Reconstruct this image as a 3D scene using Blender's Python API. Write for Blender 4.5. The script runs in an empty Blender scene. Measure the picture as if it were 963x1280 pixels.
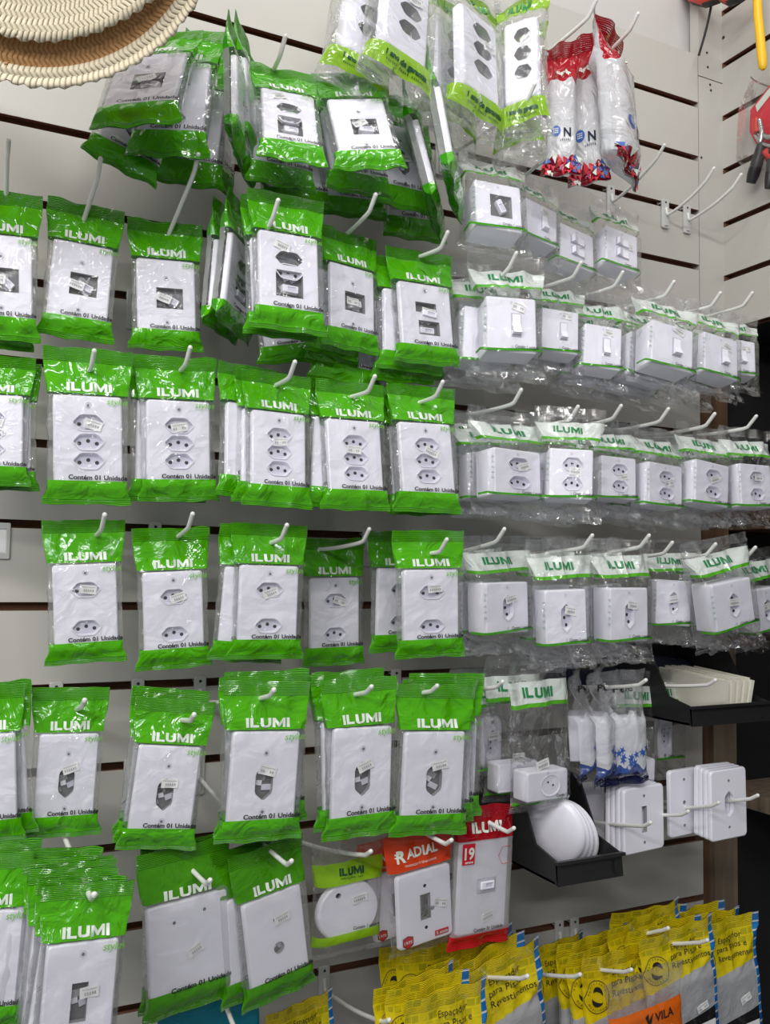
import bpy, bmesh, math, random
from mathutils import Vector, Matrix, noise
from mathutils.geometry import tessellate_polygon
sc = bpy.context.scene
COL = sc.collection
PI = math.pi

# ------------------------------------------------------------------ camera
YAW, PIT, ROLL, FPX = 0.45996, 0.063896, 0.015134, 1144.4
ZC = 1.5            # camera height
D = 1.1939          # distance camera - slat wall (wall front face is y = 0)
CAM = Vector((0, -D, ZC))
FW = Vector((math.sin(YAW) * math.cos(PIT), math.cos(YAW) * math.cos(PIT), math.sin(PIT)))
R0 = Vector((math.cos(YAW), -math.sin(YAW), 0)); U0 = R0.cross(FW)
RT = math.cos(ROLL) * R0 + math.sin(ROLL) * U0
UP = -math.sin(ROLL) * R0 + math.cos(ROLL) * U0
cd = bpy.data.cameras.new('camera'); cam = bpy.data.objects.new('camera', cd); COL.objects.link(cam)
cd.sensor_fit = 'VERTICAL'; cd.sensor_height = 36; cd.lens = FPX * 36 / 1280; cd.clip_start = 0.02
m = Matrix((RT, UP, -FW)).transposed().to_4x4(); m.translation = CAM
cam.matrix_world = m
sc.camera = cam
# ------------------------------------------------------------------ world, lights, exposure
sc.view_settings.view_transform = 'Standard'; sc.view_settings.look = 'None'
sc.view_settings.gamma = 1; sc.view_settings.use_curve_mapping = False
sc.view_settings.exposure = -0.12
sc.cycles.transparent_max_bounces = 40
sc.cycles.max_bounces = 8
w = bpy.data.worlds.new('shop_light'); sc.world = w; w.use_nodes = True
w.node_tree.nodes['Background'].inputs[0].default_value = (0.93, 0.96, 1.0, 1)
w.node_tree.nodes['Background'].inputs[1].default_value = 0.20
def area(name, loc, aim, sx, sy, power, col=(1, 1, 1)):
    l = bpy.data.lights.new(name, 'AREA'); l.shape = 'RECTANGLE'; l.size = sx; l.size_y = sy
    l.energy = power; l.color = col
    o = bpy.data.objects.new(name, l); COL.objects.link(o); o.location = loc
    o.rotation_euler = (Vector(aim) - Vector(loc)).to_track_quat('-Z', 'Y').to_euler()
    return o
for loc, aim, L_, e_ in (((-.35, -1.7, 1.35), (.35, 0, .1), 1.6, 25), ((-1.3, -1.75, .95), (.2, 0, -.2), 1.5, 25), ((.55, -.75, 1.75), (.6, 0, .6), 1.2, 10), ((-.5, -2.6, .75), (.2, 0, -.1), .9, 9)):
    area('ceiling_tube_light', (loc[0], loc[1], ZC + loc[2]), (aim[0], aim[1], ZC + aim[2]), L_, .06, e_, (1, .985, .96))

# ------------------------------------------------------------------ pixel helpers
def ray(px, py):
    return FW + (px - 481.5) / FPX * RT - (py - 640) / FPX * UP
def P(px, py, h=0.0):
    d = ray(px, py); t = (D - h) / d.y
    return CAM + d * t
def PX(px, py, X):
    d = ray(px, py); return CAM + d * (X / d.x)
def proj(p):
    v = p - CAM; z = v.dot(FW)
    return 481.5 + FPX * v.dot(RT) / z, 640 - FPX * v.dot(UP) / z

# ------------------------------------------------------------------ materials
MATS = {}
def nd(nt, typ, **kw):
    n = nt.nodes.new(typ)
    for k, v in kw.items(): setattr(n, k, v)
    return n
def mat(name, col, rough=.5, metal=0, bump=None, coat=0, var=0.0, trans=0, spec=.5):
    m = bpy.data.materials.new(name); m.use_nodes = True; nt = m.node_tree
    b = nt.nodes['Principled BSDF']
    b.inputs['Base Color'].default_value = (*col, 1); b.inputs['Roughness'].default_value = rough
    b.inputs['Metallic'].default_value = metal; b.inputs['Coat Weight'].default_value = coat
    b.inputs['Specular IOR Level'].default_value = spec
    tc = nd(nt, 'ShaderNodeTexCoord')
    if var:
        n = nd(nt, 'ShaderNodeTexNoise'); n.inputs['Scale'].default_value = 6; n.inputs['Detail'].default_value = 4
        nt.links.new(tc.outputs['Object'], n.inputs['Vector'])
        r = nd(nt, 'ShaderNodeMapRange'); r.inputs[3].default_value = 1 - var; r.inputs[4].default_value = 1 + var
        nt.links.new(n.outputs[0], r.inputs[0])
        mx = nd(nt, 'ShaderNodeMix', data_type='RGBA', blend_type='MULTIPLY'); mx.inputs[0].default_value = 1
        mx.inputs[6].default_value = (*col, 1); nt.links.new(r.outputs[0], mx.inputs[7])
        nt.links.new(mx.outputs[2], b.inputs['Base Color'])
    if bump:
        n = nd(nt, 'ShaderNodeTexNoise'); n.inputs['Scale'].default_value = bump[0]; n.inputs['Detail'].default_value = 5
        nt.links.new(tc.outputs['Object'], n.inputs['Vector'])
        bp = nd(nt, 'ShaderNodeBump'); bp.inputs['Strength'].default_value = bump[1]; bp.inputs['Distance'].default_value = .002
        nt.links.new(n.outputs[0], bp.inputs['Height']); nt.links.new(bp.outputs[0], b.inputs['Normal'])
    MATS[name] = m; return m
WHITE = mat('white_laminate', (.50, .485, .45), .38, bump=(9, .04), var=.03)
CORE = mat('brown_board_core', (.20, .088, .05), .8, bump=(200, .4), var=.25)
PAINT = mat('white_paint', (.56, .55, .53), .5, bump=(30, .1), var=.04)
PL = mat('white_plastic', (.85, .84, .93), .28)
PLG = mat('recess_shade_grey_plastic', (.66, .65, .76), .4)  # shade of the socket wells painted in as greyer plastic; also plain grey parts
PLD = mat('grey_plastic_insert', (.16, .16, .17), .5)
PLM = mat('mid_grey_plastic', (.34, .34, .36), .4)
HOLE = mat('socket_hole', (.02, .02, .025), .7)
WIRE = mat('white_coated_wire', (.80, .80, .77), .3)
CLIPM = mat('clear_grey_clip', (.55, .55, .54), .3)
STK = mat('price_paper', (.86, .86, .86), .5)
INK = mat('grey_ink', (.35, .35, .38), .6)
BLK = mat('black_ink', (.015, .015, .015), .5)
WTX = mat('white_ink', (.74, .80, .72), .4)
GTX = mat('green_ink', (.015, .20, .06), .4)
LTX = mat('lime_ink', (.16, .50, .02), .4)
DGT = mat('dark_green_ink', (.01, .07, .03), .4)
REDM = mat('red_print', (.62, .01, .03), .35)
MAR = mat('maroon_print', (.25, .03, .02), .4)
NAVY = mat('navy_fabric', (.008, .012, .035), .9)
BINM = mat('black_bin_plastic', (.012, .012, .013), .45, bump=(60, .1))
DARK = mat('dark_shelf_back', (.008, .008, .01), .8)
DARKR = mat('dark_red_board', (.05, .012, .01), .8)
YEL = mat('yellow_rubber', (.85, .50, .01), .4)
RED = mat('red_plastic', (.65, .03, .02), .35)
BLR = mat('black_rubber', (.015, .015, .016), .45)
STEEL = mat('chrome_steel', (.55, .55, .56), .25, metal=1)
BRASS = mat('bright_brass', (.5, .4, .2), .3, metal=1)
CREAM = mat('cream_card', (.86, .83, .72), .6)
def wood(name, a, b):
    m = bpy.data.materials.new(name); m.use_nodes = True; nt = m.node_tree; p = nt.nodes['Principled BSDF']
    tc = nd(nt, 'ShaderNodeTexCoord'); mp = nd(nt, 'ShaderNodeMapping'); mp.inputs['Scale'].default_value = (30, 30, 2.2)
    nt.links.new(tc.outputs['Object'], mp.inputs[0])
    n = nd(nt, 'ShaderNodeTexNoise'); n.inputs['Scale'].default_value = 2; n.inputs['Detail'].default_value = 6
    nt.links.new(mp.outputs[0], n.inputs['Vector'])
    r = nd(nt, 'ShaderNodeValToRGB'); r.color_ramp.elements[0].color = (*a, 1); r.color_ramp.elements[1].color = (*b, 1)
    r.color_ramp.elements[0].position = .3; r.color_ramp.elements[1].position = .7
    nt.links.new(n.outputs[0], r.inputs[0]); nt.links.new(r.outputs[0], p.inputs['Base Color']); p.inputs['Roughness'].default_value = .7
    return m
WOOD = wood('brown_plank', (.07, .035, .018), (.15, .08, .04))
WOODL = wood('pale_plank', (.12, .085, .055), (.22, .17, .12))

def film(name, stops, wave=(0, 0, 0), clear=.90, kg=1.0, wr=1.0, tiles=False, haze=.05, slant=0.0):
    """printed plastic film. stops: (start of band in v, colour or None, opacity) from the bottom up."""
    m = bpy.data.materials.new(name); m.use_nodes = True; nt = m.node_tree; L = nt.links
    nt.nodes.clear(); out = nd(nt, 'ShaderNodeOutputMaterial')
    uv = nd(nt, 'ShaderNodeUVMap'); sp = nd(nt, 'ShaderNodeSeparateXYZ'); L.new(uv.outputs[0], sp.inputs[0])
    def mth(op, a, b=None, c=None):
        n = nd(nt, 'ShaderNodeMath', operation=op)
        for i, x in enumerate((a, b, c)):
            if x is None: continue
            if isinstance(x, (int, float)): n.inputs[i].default_value = x
            else: L.new(x, n.inputs[i])
        return n.outputs[0]
    U, V = sp.outputs[0], sp.outputs[1]
    t = V
    if wave[0]:
        s = mth('SINE', mth('MULTIPLY_ADD', U, wave[1], wave[2])); t = mth('MULTIPLY_ADD', s, wave[0], V)
    if slant: t = mth('MULTIPLY_ADD', U, slant, t)
    cr = nd(nt, 'ShaderNodeValToRGB'); cr.color_ramp.interpolation = 'CONSTANT'; L.new(t, cr.inputs[0])
    el = cr.color_ramp.elements
    while len(el) > 1: el.remove(el[-1])
    for i, (p, c, a) in enumerate(stops):
        e = el[0] if i == 0 else el.new(p)
        e.position = p; e.color = (*(c or (.9, .9, .9)), a)
    col = cr.outputs[0]; alpha = cr.outputs[1]
    if tiles:
        # tile pattern at the top and blue squares down one side
        br = nd(nt, 'ShaderNodeTexBrick'); br.offset = .35; br.inputs['Scale'].default_value = 1
        br.inputs['Color1'].default_value = (.84, .68, .01, 1); br.inputs['Color2'].default_value = (.42, .40, .01, 1)
        br.inputs['Mortar'].default_value = (.88, .72, .01, 1); br.inputs['Mortar Size'].default_value = .006
        br.inputs['Brick Width'].default_value = .085; br.inputs['Row Height'].default_value = .05; br.inputs['Bias'].default_value = -.25
        L.new(uv.outputs[0], br.inputs['Vector'])
        mk = mth('GREATER_THAN', mth('MULTIPLY_ADD', U, .12, V), .88)
        mx = nd(nt, 'ShaderNodeMix', data_type='RGBA'); L.new(mk, mx.inputs[0]); L.new(col, mx.inputs[6]); L.new(br.outputs[0], mx.inputs[7])
        b2 = nd(nt, 'ShaderNodeTexBrick'); b2.offset = 0; b2.inputs['Scale'].default_value = 1
        b2.inputs['Color1'].default_value = (.01, .10, .45, 1); b2.inputs['Color2'].default_value = (.02, .30, .75, 1)
        b2.inputs['Mortar'].default_value = (.8, .82, .85, 1); b2.inputs['Mortar Size'].default_value = .006
        b2.inputs['Brick Width'].default_value = .5; b2.inputs['Row Height'].default_value = .062
        L.new(uv.outputs[0], b2.inputs['Vector'])
        mk2 = mth('GREATER_THAN', U, .84)
        mx2 = nd(nt, 'ShaderNodeMix', data_type='RGBA'); L.new(mk2, mx2.inputs[0]); L.new(mx.outputs[2], mx2.inputs[6]); L.new(b2.outputs[0], mx2.inputs[7])
        col = mx2.outputs[2]
    # crinkles
    tc = nd(nt, 'ShaderNodeTexCoord'); oi = nd(nt, 'ShaderNodeObjectInfo')
    ad = nd(nt, 'ShaderNodeVectorMath', operation='ADD'); L.new(tc.outputs['Object'], ad.inputs[0])
    rm = mth('MULTIPLY', oi.outputs['Random'], 7.0); L.new(rm, ad.inputs[1])
    n1 = nd(nt, 'ShaderNodeTexNoise'); n1.inputs['Scale'].default_value = 30; n1.inputs['Detail'].default_value = 3; n1.inputs['Distortion'].default_value = 1.1
    L.new(ad.outputs[0], n1.inputs['Vector'])
    vo = nd(nt, 'ShaderNodeTexVoronoi'); vo.inputs['Scale'].default_value = 34; vo.feature = 'F1'
    L.new(ad.outputs[0], vo.inputs['Vector'])
    h = mth('ADD', mth('MULTIPLY', n1.outputs[0], 1.0), mth('MULTIPLY', vo.outputs['Distance'], .45))
    ribm = mth('ADD', mth('GREATER_THAN', V, .91), mth('LESS_THAN', V, .035))
    rib = mth('MULTIPLY', mth('MULTIPLY', mth('SINE', mth('MULTIPLY', V, 620)), .10), ribm)
    bp = nd(nt, 'ShaderNodeBump'); bp.inputs['Strength'].default_value = min(1, .7 * wr); bp.inputs['Distance'].default_value = .0060 * wr
    L.new(mth('ADD', h, rib), bp.inputs['Height'])
    tr = nd(nt, 'ShaderNodeBsdfTransparent'); tr.inputs[0].default_value = (clear + .08, clear + .08, clear + .08, 1)
    df = nd(nt, 'ShaderNodeBsdfDiffuse'); df.inputs[0].default_value = (.85, .87, .88, 1)
    m0 = nd(nt, 'ShaderNodeMixShader'); m0.inputs[0].default_value = haze * .6; L.new(tr.outputs[0], m0.inputs[1]); L.new(df.outputs[0], m0.inputs[2])
    pd = nd(nt, 'ShaderNodeBsdfDiffuse'); L.new(col, pd.inputs[0]); L.new(bp.outputs[0], pd.inputs['Normal'])
    tl = nd(nt, 'ShaderNodeBsdfTranslucent'); L.new(col, tl.inputs[0])
    mp = nd(nt, 'ShaderNodeMixShader'); mp.inputs[0].default_value = .25; L.new(pd.outputs[0], mp.inputs[1]); L.new(tl.outputs[0], mp.inputs[2])
    m1 = nd(nt, 'ShaderNodeMixShader'); L.new(alpha, m1.inputs[0]); L.new(m0.outputs[0], m1.inputs[1]); L.new(mp.outputs[0], m1.inputs[2])
    gl = nd(nt, 'ShaderNodeBsdfGlossy'); gl.inputs['Roughness'].default_value = .075; gl.inputs[0].default_value = (1, 1, 1, 1); L.new(bp.outputs[0], gl.inputs['Normal'])
    fr = nd(nt, 'ShaderNodeFresnel'); fr.inputs['IOR'].default_value = 1.45; L.new(bp.outputs[0], fr.inputs['Normal'])
    fk = mth('MULTIPLY', mth('MINIMUM', mth('MULTIPLY_ADD', fr.outputs[0], 1.3 * kg, -.01), .6), mth('MULTIPLY_ADD', alpha, .35, .65))
    m2 = nd(nt, 'ShaderNodeMixShader'); L.new(fk, m2.inputs[0]); L.new(m1.outputs[0], m2.inputs[1]); L.new(gl.outputs[0], m2.inputs[2])
    L.new(m2.outputs[0], out.inputs[0])
    MATS[name] = m; return m
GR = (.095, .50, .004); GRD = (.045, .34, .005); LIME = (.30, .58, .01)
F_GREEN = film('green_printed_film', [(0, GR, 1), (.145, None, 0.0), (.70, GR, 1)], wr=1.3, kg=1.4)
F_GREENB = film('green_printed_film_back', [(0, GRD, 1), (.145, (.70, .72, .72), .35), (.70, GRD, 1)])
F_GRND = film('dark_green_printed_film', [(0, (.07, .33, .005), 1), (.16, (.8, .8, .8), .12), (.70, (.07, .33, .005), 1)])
F_CLR = film('clear_film_white_band', [(0, None, 0), (.185, (.06, .36, .01), 1), (.205, None, .0), (.69, (.10, .45, .02), 1), (.715, (.80, .86, .82), .88), (.86, None, 0)], wave=(.012, 5.2, .6), kg=1.5, wr=1.15, haze=.02)
F_SM = film('clear_film_low_green_foot', [(0, None, 0), (.055, (.06, .36, .01), 1), (.075, None, 0), (.69, (.10, .45, .02), 1), (.715, (.80, .86, .82), .88), (.86, None, 0)], wave=(.008, 5.2, .6), wr=1.2, haze=.022)
F_PLAIN = film('clear_film', [(0, None, 0), (.99, None, 0)], kg=1.1, wr=1.15, haze=.01)
F_LIME = film('clear_film_lime_bands', [(0, None, 0), (.10, LIME, .92), (.21, None, 0), (.80, LIME, .92), (.93, None, 0)], wave=(.012, 5.0, 1.0), wr=1.5, kg=1.6, haze=.09)
F_ROUND = film('clear_film_round', [(0, None, 0), (.12, LIME, .95), (.20, None, 0), (.62, LIME, .95), (.80, None, 0)], wave=(.012, 6.0, 0), wr=.9)
F_RAD = film('orange_red_header_film', [(0, None, 0), (.70, (.75, .06, .012), 1)], wave=(0.01, 2.4, 0), wr=.6)
F_RED = film('red_printed_film', [(0, (.70, .01, .02), 1), (.10, (.86, .86, .88), .30), (.76, (.45, .006, .015), 1)], wr=.7)
F_PERLA = film('white_blue_film', [(0, (.01, .015, .09), 1), (.10, (.03, .07, .30), .8), (.17, (.86, .88, .92), .6), (.62, (.8,.82,.86), .15)], wave=(.03, 19, 0), wr=1.1)
F_RW = film('red_white_film', [(0, (.25, .003, .015), 1), (.09, (.74, .74, .77), .80), (.66, (.42, .004, .014), .99)], wave=(.02, 14, 0), wr=1.5)
F_RWS = film('side_white_film', [(0, (.8, .82, .86), .9)], wr=1.2)
F_YEL = film('yellow_tile_film', [(0, (.02, .02, .022), 1), (.28, (.50, .51, .53), 1), (.60, (.86, .70, .01), 1)], slant=-.10, tiles=True, wr=.9)
F_ORG = film('orange_card_film', [(0, (.85, .16, .01), 1), (.72, None, 0)], wr=.8)
F_TEAL = film('teal_white_film', [(0, (.80, .80, .80), 1), (.62, (.0, .28, .40), 1)], slant=.2, wr=.7)
F_CARD = film('red_card_film', [(0, None, 0), (.56, (.62, .02, .03), 1)], slant=-.1, wr=.8)

# ------------------------------------------------------------------ mesh helper
class MB:
    def __init__(s): s.v = []; s.f = []; s.m = []; s.uv = {}; s.mats = []
    def mi(s, m):
        if m not in s.mats: s.mats.append(m)
        return s.mats.index(m)
    def add(s, vs, fs, m, uvs=None):
        o = len(s.v); k = s.mi(m); s.v += [tuple(v) for v in vs]
        for f in fs: s.f.append(tuple(i + o for i in f)); s.m.append(k)
        if uvs is not None:
            for i, t in enumerate(uvs): s.uv[o + i] = t
    def box(s, c, d, m, mtx=None):
        cx, cy, cz = c; dx, dy, dz = (x / 2 for x in d)
        vs = [Vector((cx + a * dx, cy + b * dy, cz + e * dz)) for a in (-1, 1) for b in (-1, 1) for e in (-1, 1)]
        if mtx: vs = [mtx @ v for v in vs]
        s.add(vs, [(0, 1, 3, 2), (4, 6, 7, 5), (0, 4, 5, 1), (2, 3, 7, 6), (0, 2, 6, 4), (1, 5, 7, 3)], m)
    def loft(s, rings, m, cap=True, closed=True):
        n = len(rings[0]); vs = [p for r in rings for p in r]; fs = []
        for i in range(len(rings) - 1):
            for j in range(n if closed else n - 1):
                a = i * n + j; b = i * n + (j + 1) % n; fs.append((a, b, b + n, a + n))
        if cap: fs.append(tuple(range(n - 1, -1, -1))); fs.append(tuple((len(rings) - 1) * n + j for j in range(n)))
        s.add(vs, fs, m)
    def tube(s, pts, r, m, n=8, taper=None):
        pts = [Vector(p) for p in pts]; rings = []
        for i, p in enumerate(pts):
            d = (pts[min(i + 1, len(pts) - 1)] - pts[max(i - 1, 0)]).normalized()
            a = d.cross(Vector((0.3, .2, 1)) if abs(d.z) < .9 else Vector((1, 0.2, 0))).normalized(); b = d.cross(a)
            rr = r if taper is None else taper[i]
            rings.append([p + rr * (math.cos(2 * PI * k / n) * a + math.sin(2 * PI * k / n) * b) for k in range(n)])
        s.loft(rings, m)
    def mesh(s, name, smooth=True, angle=40):
        me = bpy.data.meshes.new(name); me.from_pydata(s.v, [], s.f)
        for m in s.mats: me.materials.append(m)
        me.polygons.foreach_set('material_index', s.m)
        if s.uv:
            ul = me.uv_layers.new(name='UVMap')
            for l in me.loops: ul.data[l.index].uv = s.uv.get(l.vertex_index, (0.5, .5))
        if smooth:
            me.polygons.foreach_set('use_smooth', [True] * len(me.polygons))
            me.set_sharp_from_angle(angle=math.radians(angle))
        me.update(); return me

def link(name, me, parent=None, loc=None):
    o = bpy.data.objects.new(name, me); COL.objects.link(o)
    if parent: o.parent = parent
    if loc is not None: o.location = loc
    return o
def tag(o, label, cat=None, group=None, kind=None):
    if label: o['label'] = label
    if cat: o['category'] = cat
    if group: o['group'] = group
    if kind: o['kind'] = kind
    return o

# text -> flat mesh (cached), unit height of capitals = 1, left aligned, returns verts(x,z), faces, width
_T = {}
def text_flat(s, bold=.03, shear=0.0):
    if s == 'ILUMI': return block_text(s)
    k = (s, bold, shear)
    if k in _T: return _T[k]
    c = bpy.data.curves.new('lettering', 'FONT'); c.body = s; c.size = 1; c.offset = bold; c.shear = shear; c.resolution_u = 3
    o = bpy.data.objects.new('lettering', c)
    me = bpy.data.meshes.new_from_object(o)
    vs = [Vector((v.co.x, v.co.y)) for v in me.vertices]; fs = [tuple(p.vertices) for p in me.polygons]
    bpy.data.objects.remove(o); bpy.data.meshes.remove(me); bpy.data.curves.remove(c)
    x0 = min(v.x for v in vs); x1 = max(v.x for v in vs); H = .73
    vs = [((v.x - x0) / H, v.y / H) for v in vs]
    _T[k] = (vs, fs, (x1 - x0) / H); return _T[k]
def put_text(mb, s, x, z, h, m, surf=None, width=None, bold=.012, shear=0, center=False, rot=0, y=0, mtx=None, step=.003):
    """text on the surface y=surf(x,z) (or plane y) in local coordinates"""
    vs, fs, w0 = text_flat(s, bold, shear)
    kx = h if width is None else width / w0
    ox = -w0 * kx / 2 if center else 0
    c, sn = math.cos(rot), math.sin(rot)
    pts = []
    for (a, b) in vs:
        a = a * kx + ox; b *= h
        pts.append((x + a * c - b * sn, z + a * sn + b * c))
    bm = bmesh.new(); bv = [bm.verts.new((p[0], 0, p[1])) for p in pts]
    for f in fs:
        try: bm.faces.new([bv[i] for i in f])
        except ValueError: pass
    if surf:
        xs = [p[0] for p in pts]; zs = [p[1] for p in pts]
        q = math.ceil(min(zs) / step) * step
        while q < max(zs):
            g = bm.verts[:] + bm.edges[:] + bm.faces[:]
            bmesh.ops.bisect_plane(bm, geom=g, plane_co=(0, 0, q), plane_no=(0, 0, 1)); q += step
        q = math.ceil(min(xs) / step) * step
        while q < max(xs):
            g = bm.verts[:] + bm.edges[:] + bm.faces[:]
            bmesh.ops.bisect_plane(bm, geom=g, plane_co=(q, 0, 0), plane_no=(1, 0, 0)); q += step
    bm.verts.index_update()
    out = []
    for v in bm.verts:
        p = Vector((v.co.x, (surf(v.co.x, v.co.z) - .0010) if surf else y, v.co.z))
        out.append(mtx @ p if mtx else p)
    mb.add(out, [tuple(v.index for v in f.verts) for f in bm.faces], m); bm.free()

def _bar(p, q, t):
    (x0, z0), (x1, z1) = p, q
    return None
def block_text(s):
    vs, fs, x = [], [], 0
    def q(*p):
        o = len(vs); vs.extend(p); fs.append(tuple(range(o, o + len(p))))
    t = .235
    for ch in s:
        if ch == 'I': q((x, 0), (x + t, 0), (x + t, 1), (x, 1)); x += t
        elif ch == 'L': q((x, 0), (x + t, 0), (x + t, 1), (x, 1)); q((x + t, 0), (x + .66, 0), (x + .66, .24), (x + t, .24)); x += .66
        elif ch == 'U':
            w_ = .82; ou = [(x, 1), (x, .34), (x + .04, .16), (x + .14, .04), (x + .3, -.01), (x + w_ - .3, -.01), (x + w_ - .14, .04), (x + w_ - .04, .16), (x + w_, .34), (x + w_, 1)]
            inn = [(x + t, 1), (x + t, .38), (x + t + .01, .30), (x + t + .04, .25), (x + t + .09, .22), (x + w_ - t - .09, .22), (x + w_ - t - .04, .25), (x + w_ - t - .01, .30), (x + w_ - t, .38), (x + w_ - t, 1)]
            for i in range(9): q(ou[i], ou[i + 1], inn[i + 1], inn[i])
            x += w_
        elif ch == 'M':
            w_ = 1.0; u = .21
            q((x, 0), (x + u, 0), (x + u, 1), (x, 1)); q((x + w_ - u, 0), (x + w_, 0), (x + w_, 1), (x + w_ - u, 1))
            q((x + u, 1), (x + u, .58), (x + .5 - .07, .04), (x + .5, .04), (x + .5, .46)); q((x + w_ - u, .58), (x + w_ - u, 1), (x + .5, .46), (x + .5, .04), (x + .5 + .07, .04))
            x += w_
        x += .10
    return vs, fs, x - .10
def rrect(cx, cz, w, h, r, n=5):
    o = []
    for (sx, sz, a0) in ((1, 1, 0), (-1, 1, 90), (-1, -1, 180), (1, -1, 270)):
        for i in range(n + 1):
            a = math.radians(a0 + 90 * i / n)
            o.append((cx + sx * (w / 2 - r) + r * math.cos(a), cz + sz * (h / 2 - r) + r * math.sin(a)))
    return o
def hexp(cx, cz, L, H, vert=False):
    """elongated hexagon of the outlet"""
    k = H * .45
    p = [(-L / 2, 0), (-L / 2 + k, -H / 2), (L / 2 - k, -H / 2), (L / 2, 0), (L / 2 - k, H / 2), (-L / 2 + k, H / 2)]
    q = []
    for i in range(6):   # soften corners
        a = Vector(p[i]); b = Vector(p[(i + 1) % 6]); q += [a.lerp(b, .12), a.lerp(b, .88)]
    if vert: q = [Vector((-v.y, v.x)) for v in q]
    return [(cx + v.x, cz + v.y) for v in q]
def circ(cx, cz, r, n=14): return [(cx + r * math.cos(2 * PI * i / n), cz + r * math.sin(2 * PI * i / n)) for i in range(n)]

def slab(mb, outline, y0, y1, m, holes=(), bev=.002, shrink=None):
    """solid with front at y0 (towards -Y), back at y1; holes = (polygon, depth, floor material or None, wall material)"""
    cx = sum(p[0] for p in outline) / len(outline); cz = sum(p[1] for p in outline) / len(outline)
    wx = max(p[0] for p in outline) - min(p[0] for p in outline); wz = max(p[1] for p in outline) - min(p[1] for p in outline)
    def sh(d): return [(cx + (x - cx) * (1 - 2 * d / wx), cz + (z - cz) * (1 - 2 * d / wz)) for x, z in outline]
    rings = [[Vector((x, y1, z)) for x, z in outline], [Vector((x, y0 + bev, z)) for x, z in outline],
             [Vector((x, y0 + bev * .35, z)) for x, z in sh(bev * .35)], [Vector((x, y0, z)) for x, z in sh(bev)]]
    mb.loft(rings, m, cap=False)
    loops = [[Vector((x, z, 0)) for x, z in sh(bev)]] + [[Vector((x, z, 0)) for x, z in h[0]] for h in holes]
    tri = tessellate_polygon(loops); flat = [v for l in loops for v in l]
    mb.add([Vector((v.x, y0, v.y)) for v in flat], tri, m)
    hf = [h for h in holes if h[2] is None]
    loops = [[Vector((x, z, 0)) for x, z in outline]] + [[Vector((x, z, 0)) for x, z in h[0]] for h in hf]
    tri = tessellate_polygon(loops); flat = [v for l in loops for v in l]
    mb.add([Vector((v.x, y1, v.y)) for v in flat], tri, m)
    for h in holes:
        pl, dep, fl, wm = h; hc = Vector((sum(p[0] for p in pl) / len(pl), sum(p[1] for p in pl) / len(pl)))
        k = .90 if fl else 1
        fp = [(hc.x + (x - hc.x) * k, hc.y + (z - hc.y) * k) for x, z in pl]
        d = dep if fl else (y1 - y0)
        mb.loft([[Vector((x, y0, z)) for x, z in pl], [Vector((x, y0 + d, z)) for x, z in fp]], wm, cap=False)
        if fl: mb.add([Vector((x, y0 + d, z)) for x, z in fp], [tuple(range(len(fp)))], fl)
def disc(mb, cx, cz, r, y, m, n=12): mb.add([Vector((x, y, z)) for x, z in circ(cx, cz, r, n)], [tuple(range(n))], m)

# socket = its own part: three pins in a shallow hexagonal well
def socket_mesh(vert=False, L=.0372, H=.0205):
    mb = MB(); pl = hexp(0, 0, L, H, vert)
    inn = [(x * .93, z * .9) for x, z in pl]; fl = [(x * .84, z * .74) for x, z in pl]
    mb.loft([[Vector((x, 0, z)) for x, z in pl], [Vector((x, -.0009, z)) for x, z in pl], [Vector((x, -.0009, z)) for x, z in inn], [Vector((x, .0048, z)) for x, z in fl]], PL, cap=False)
    mb.add([Vector((x, .0048, z)) for x, z in fl], [tuple(range(len(fl)))], PLG)
    for (a, b) in ((-.0095, -.0015), (0, .0015), (.0095, -.0015)):
        if vert: a, b = -b, a
        disc(mb, a, b, .0023, .0045, HOLE)
    return mb.mesh('socket')
ME = {}
ME['socket'] = socket_mesh(); ME['socket_v'] = socket_mesh(True, .040, .019)
def sticker_mesh(seed):
    rnd = random.Random(seed); mb = MB(); w, h = .020, .011
    n = 6; vs = []; 
    for i in range(n + 1):
        for z in (-h / 2, h / 2): vs.append(Vector((-w / 2 + w * i / n, -.0006 * math.sin(i * 1.2 + seed), z)))
    fs = [(2 * i, 2 * i + 2, 2 * i + 3, 2 * i + 1) for i in range(n)]
    mb.add(vs, fs, STK)
    for i in range(6):
        if rnd.random() < .25: continue
        mb.box((-.007 + i * .0026, -.0009, -.001), (.0013, .0002, .0026), INK)
    mb.box((0, -.0009, .0032), (.016, .0002, .0004), INK)
    return mb.mesh('price_sticker')
for i in range(3): ME['stk%d' % i] = sticker_mesh(i)
def screw_mesh():
    mb = MB(); mb.loft([[Vector((x, 0, z)) for x, z in circ(0, 0, .0035)], [Vector((x, .0008, z)) for x, z in circ(0, 0, .0026)]], PLG, cap=False)
    disc(mb, 0, 0, .0026, -.0001, PLG); disc(mb, 0, -.0002, .0016, -.0003, PLD); return mb.mesh('screw_hole')
ME['screw'] = screw_mesh()

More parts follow.
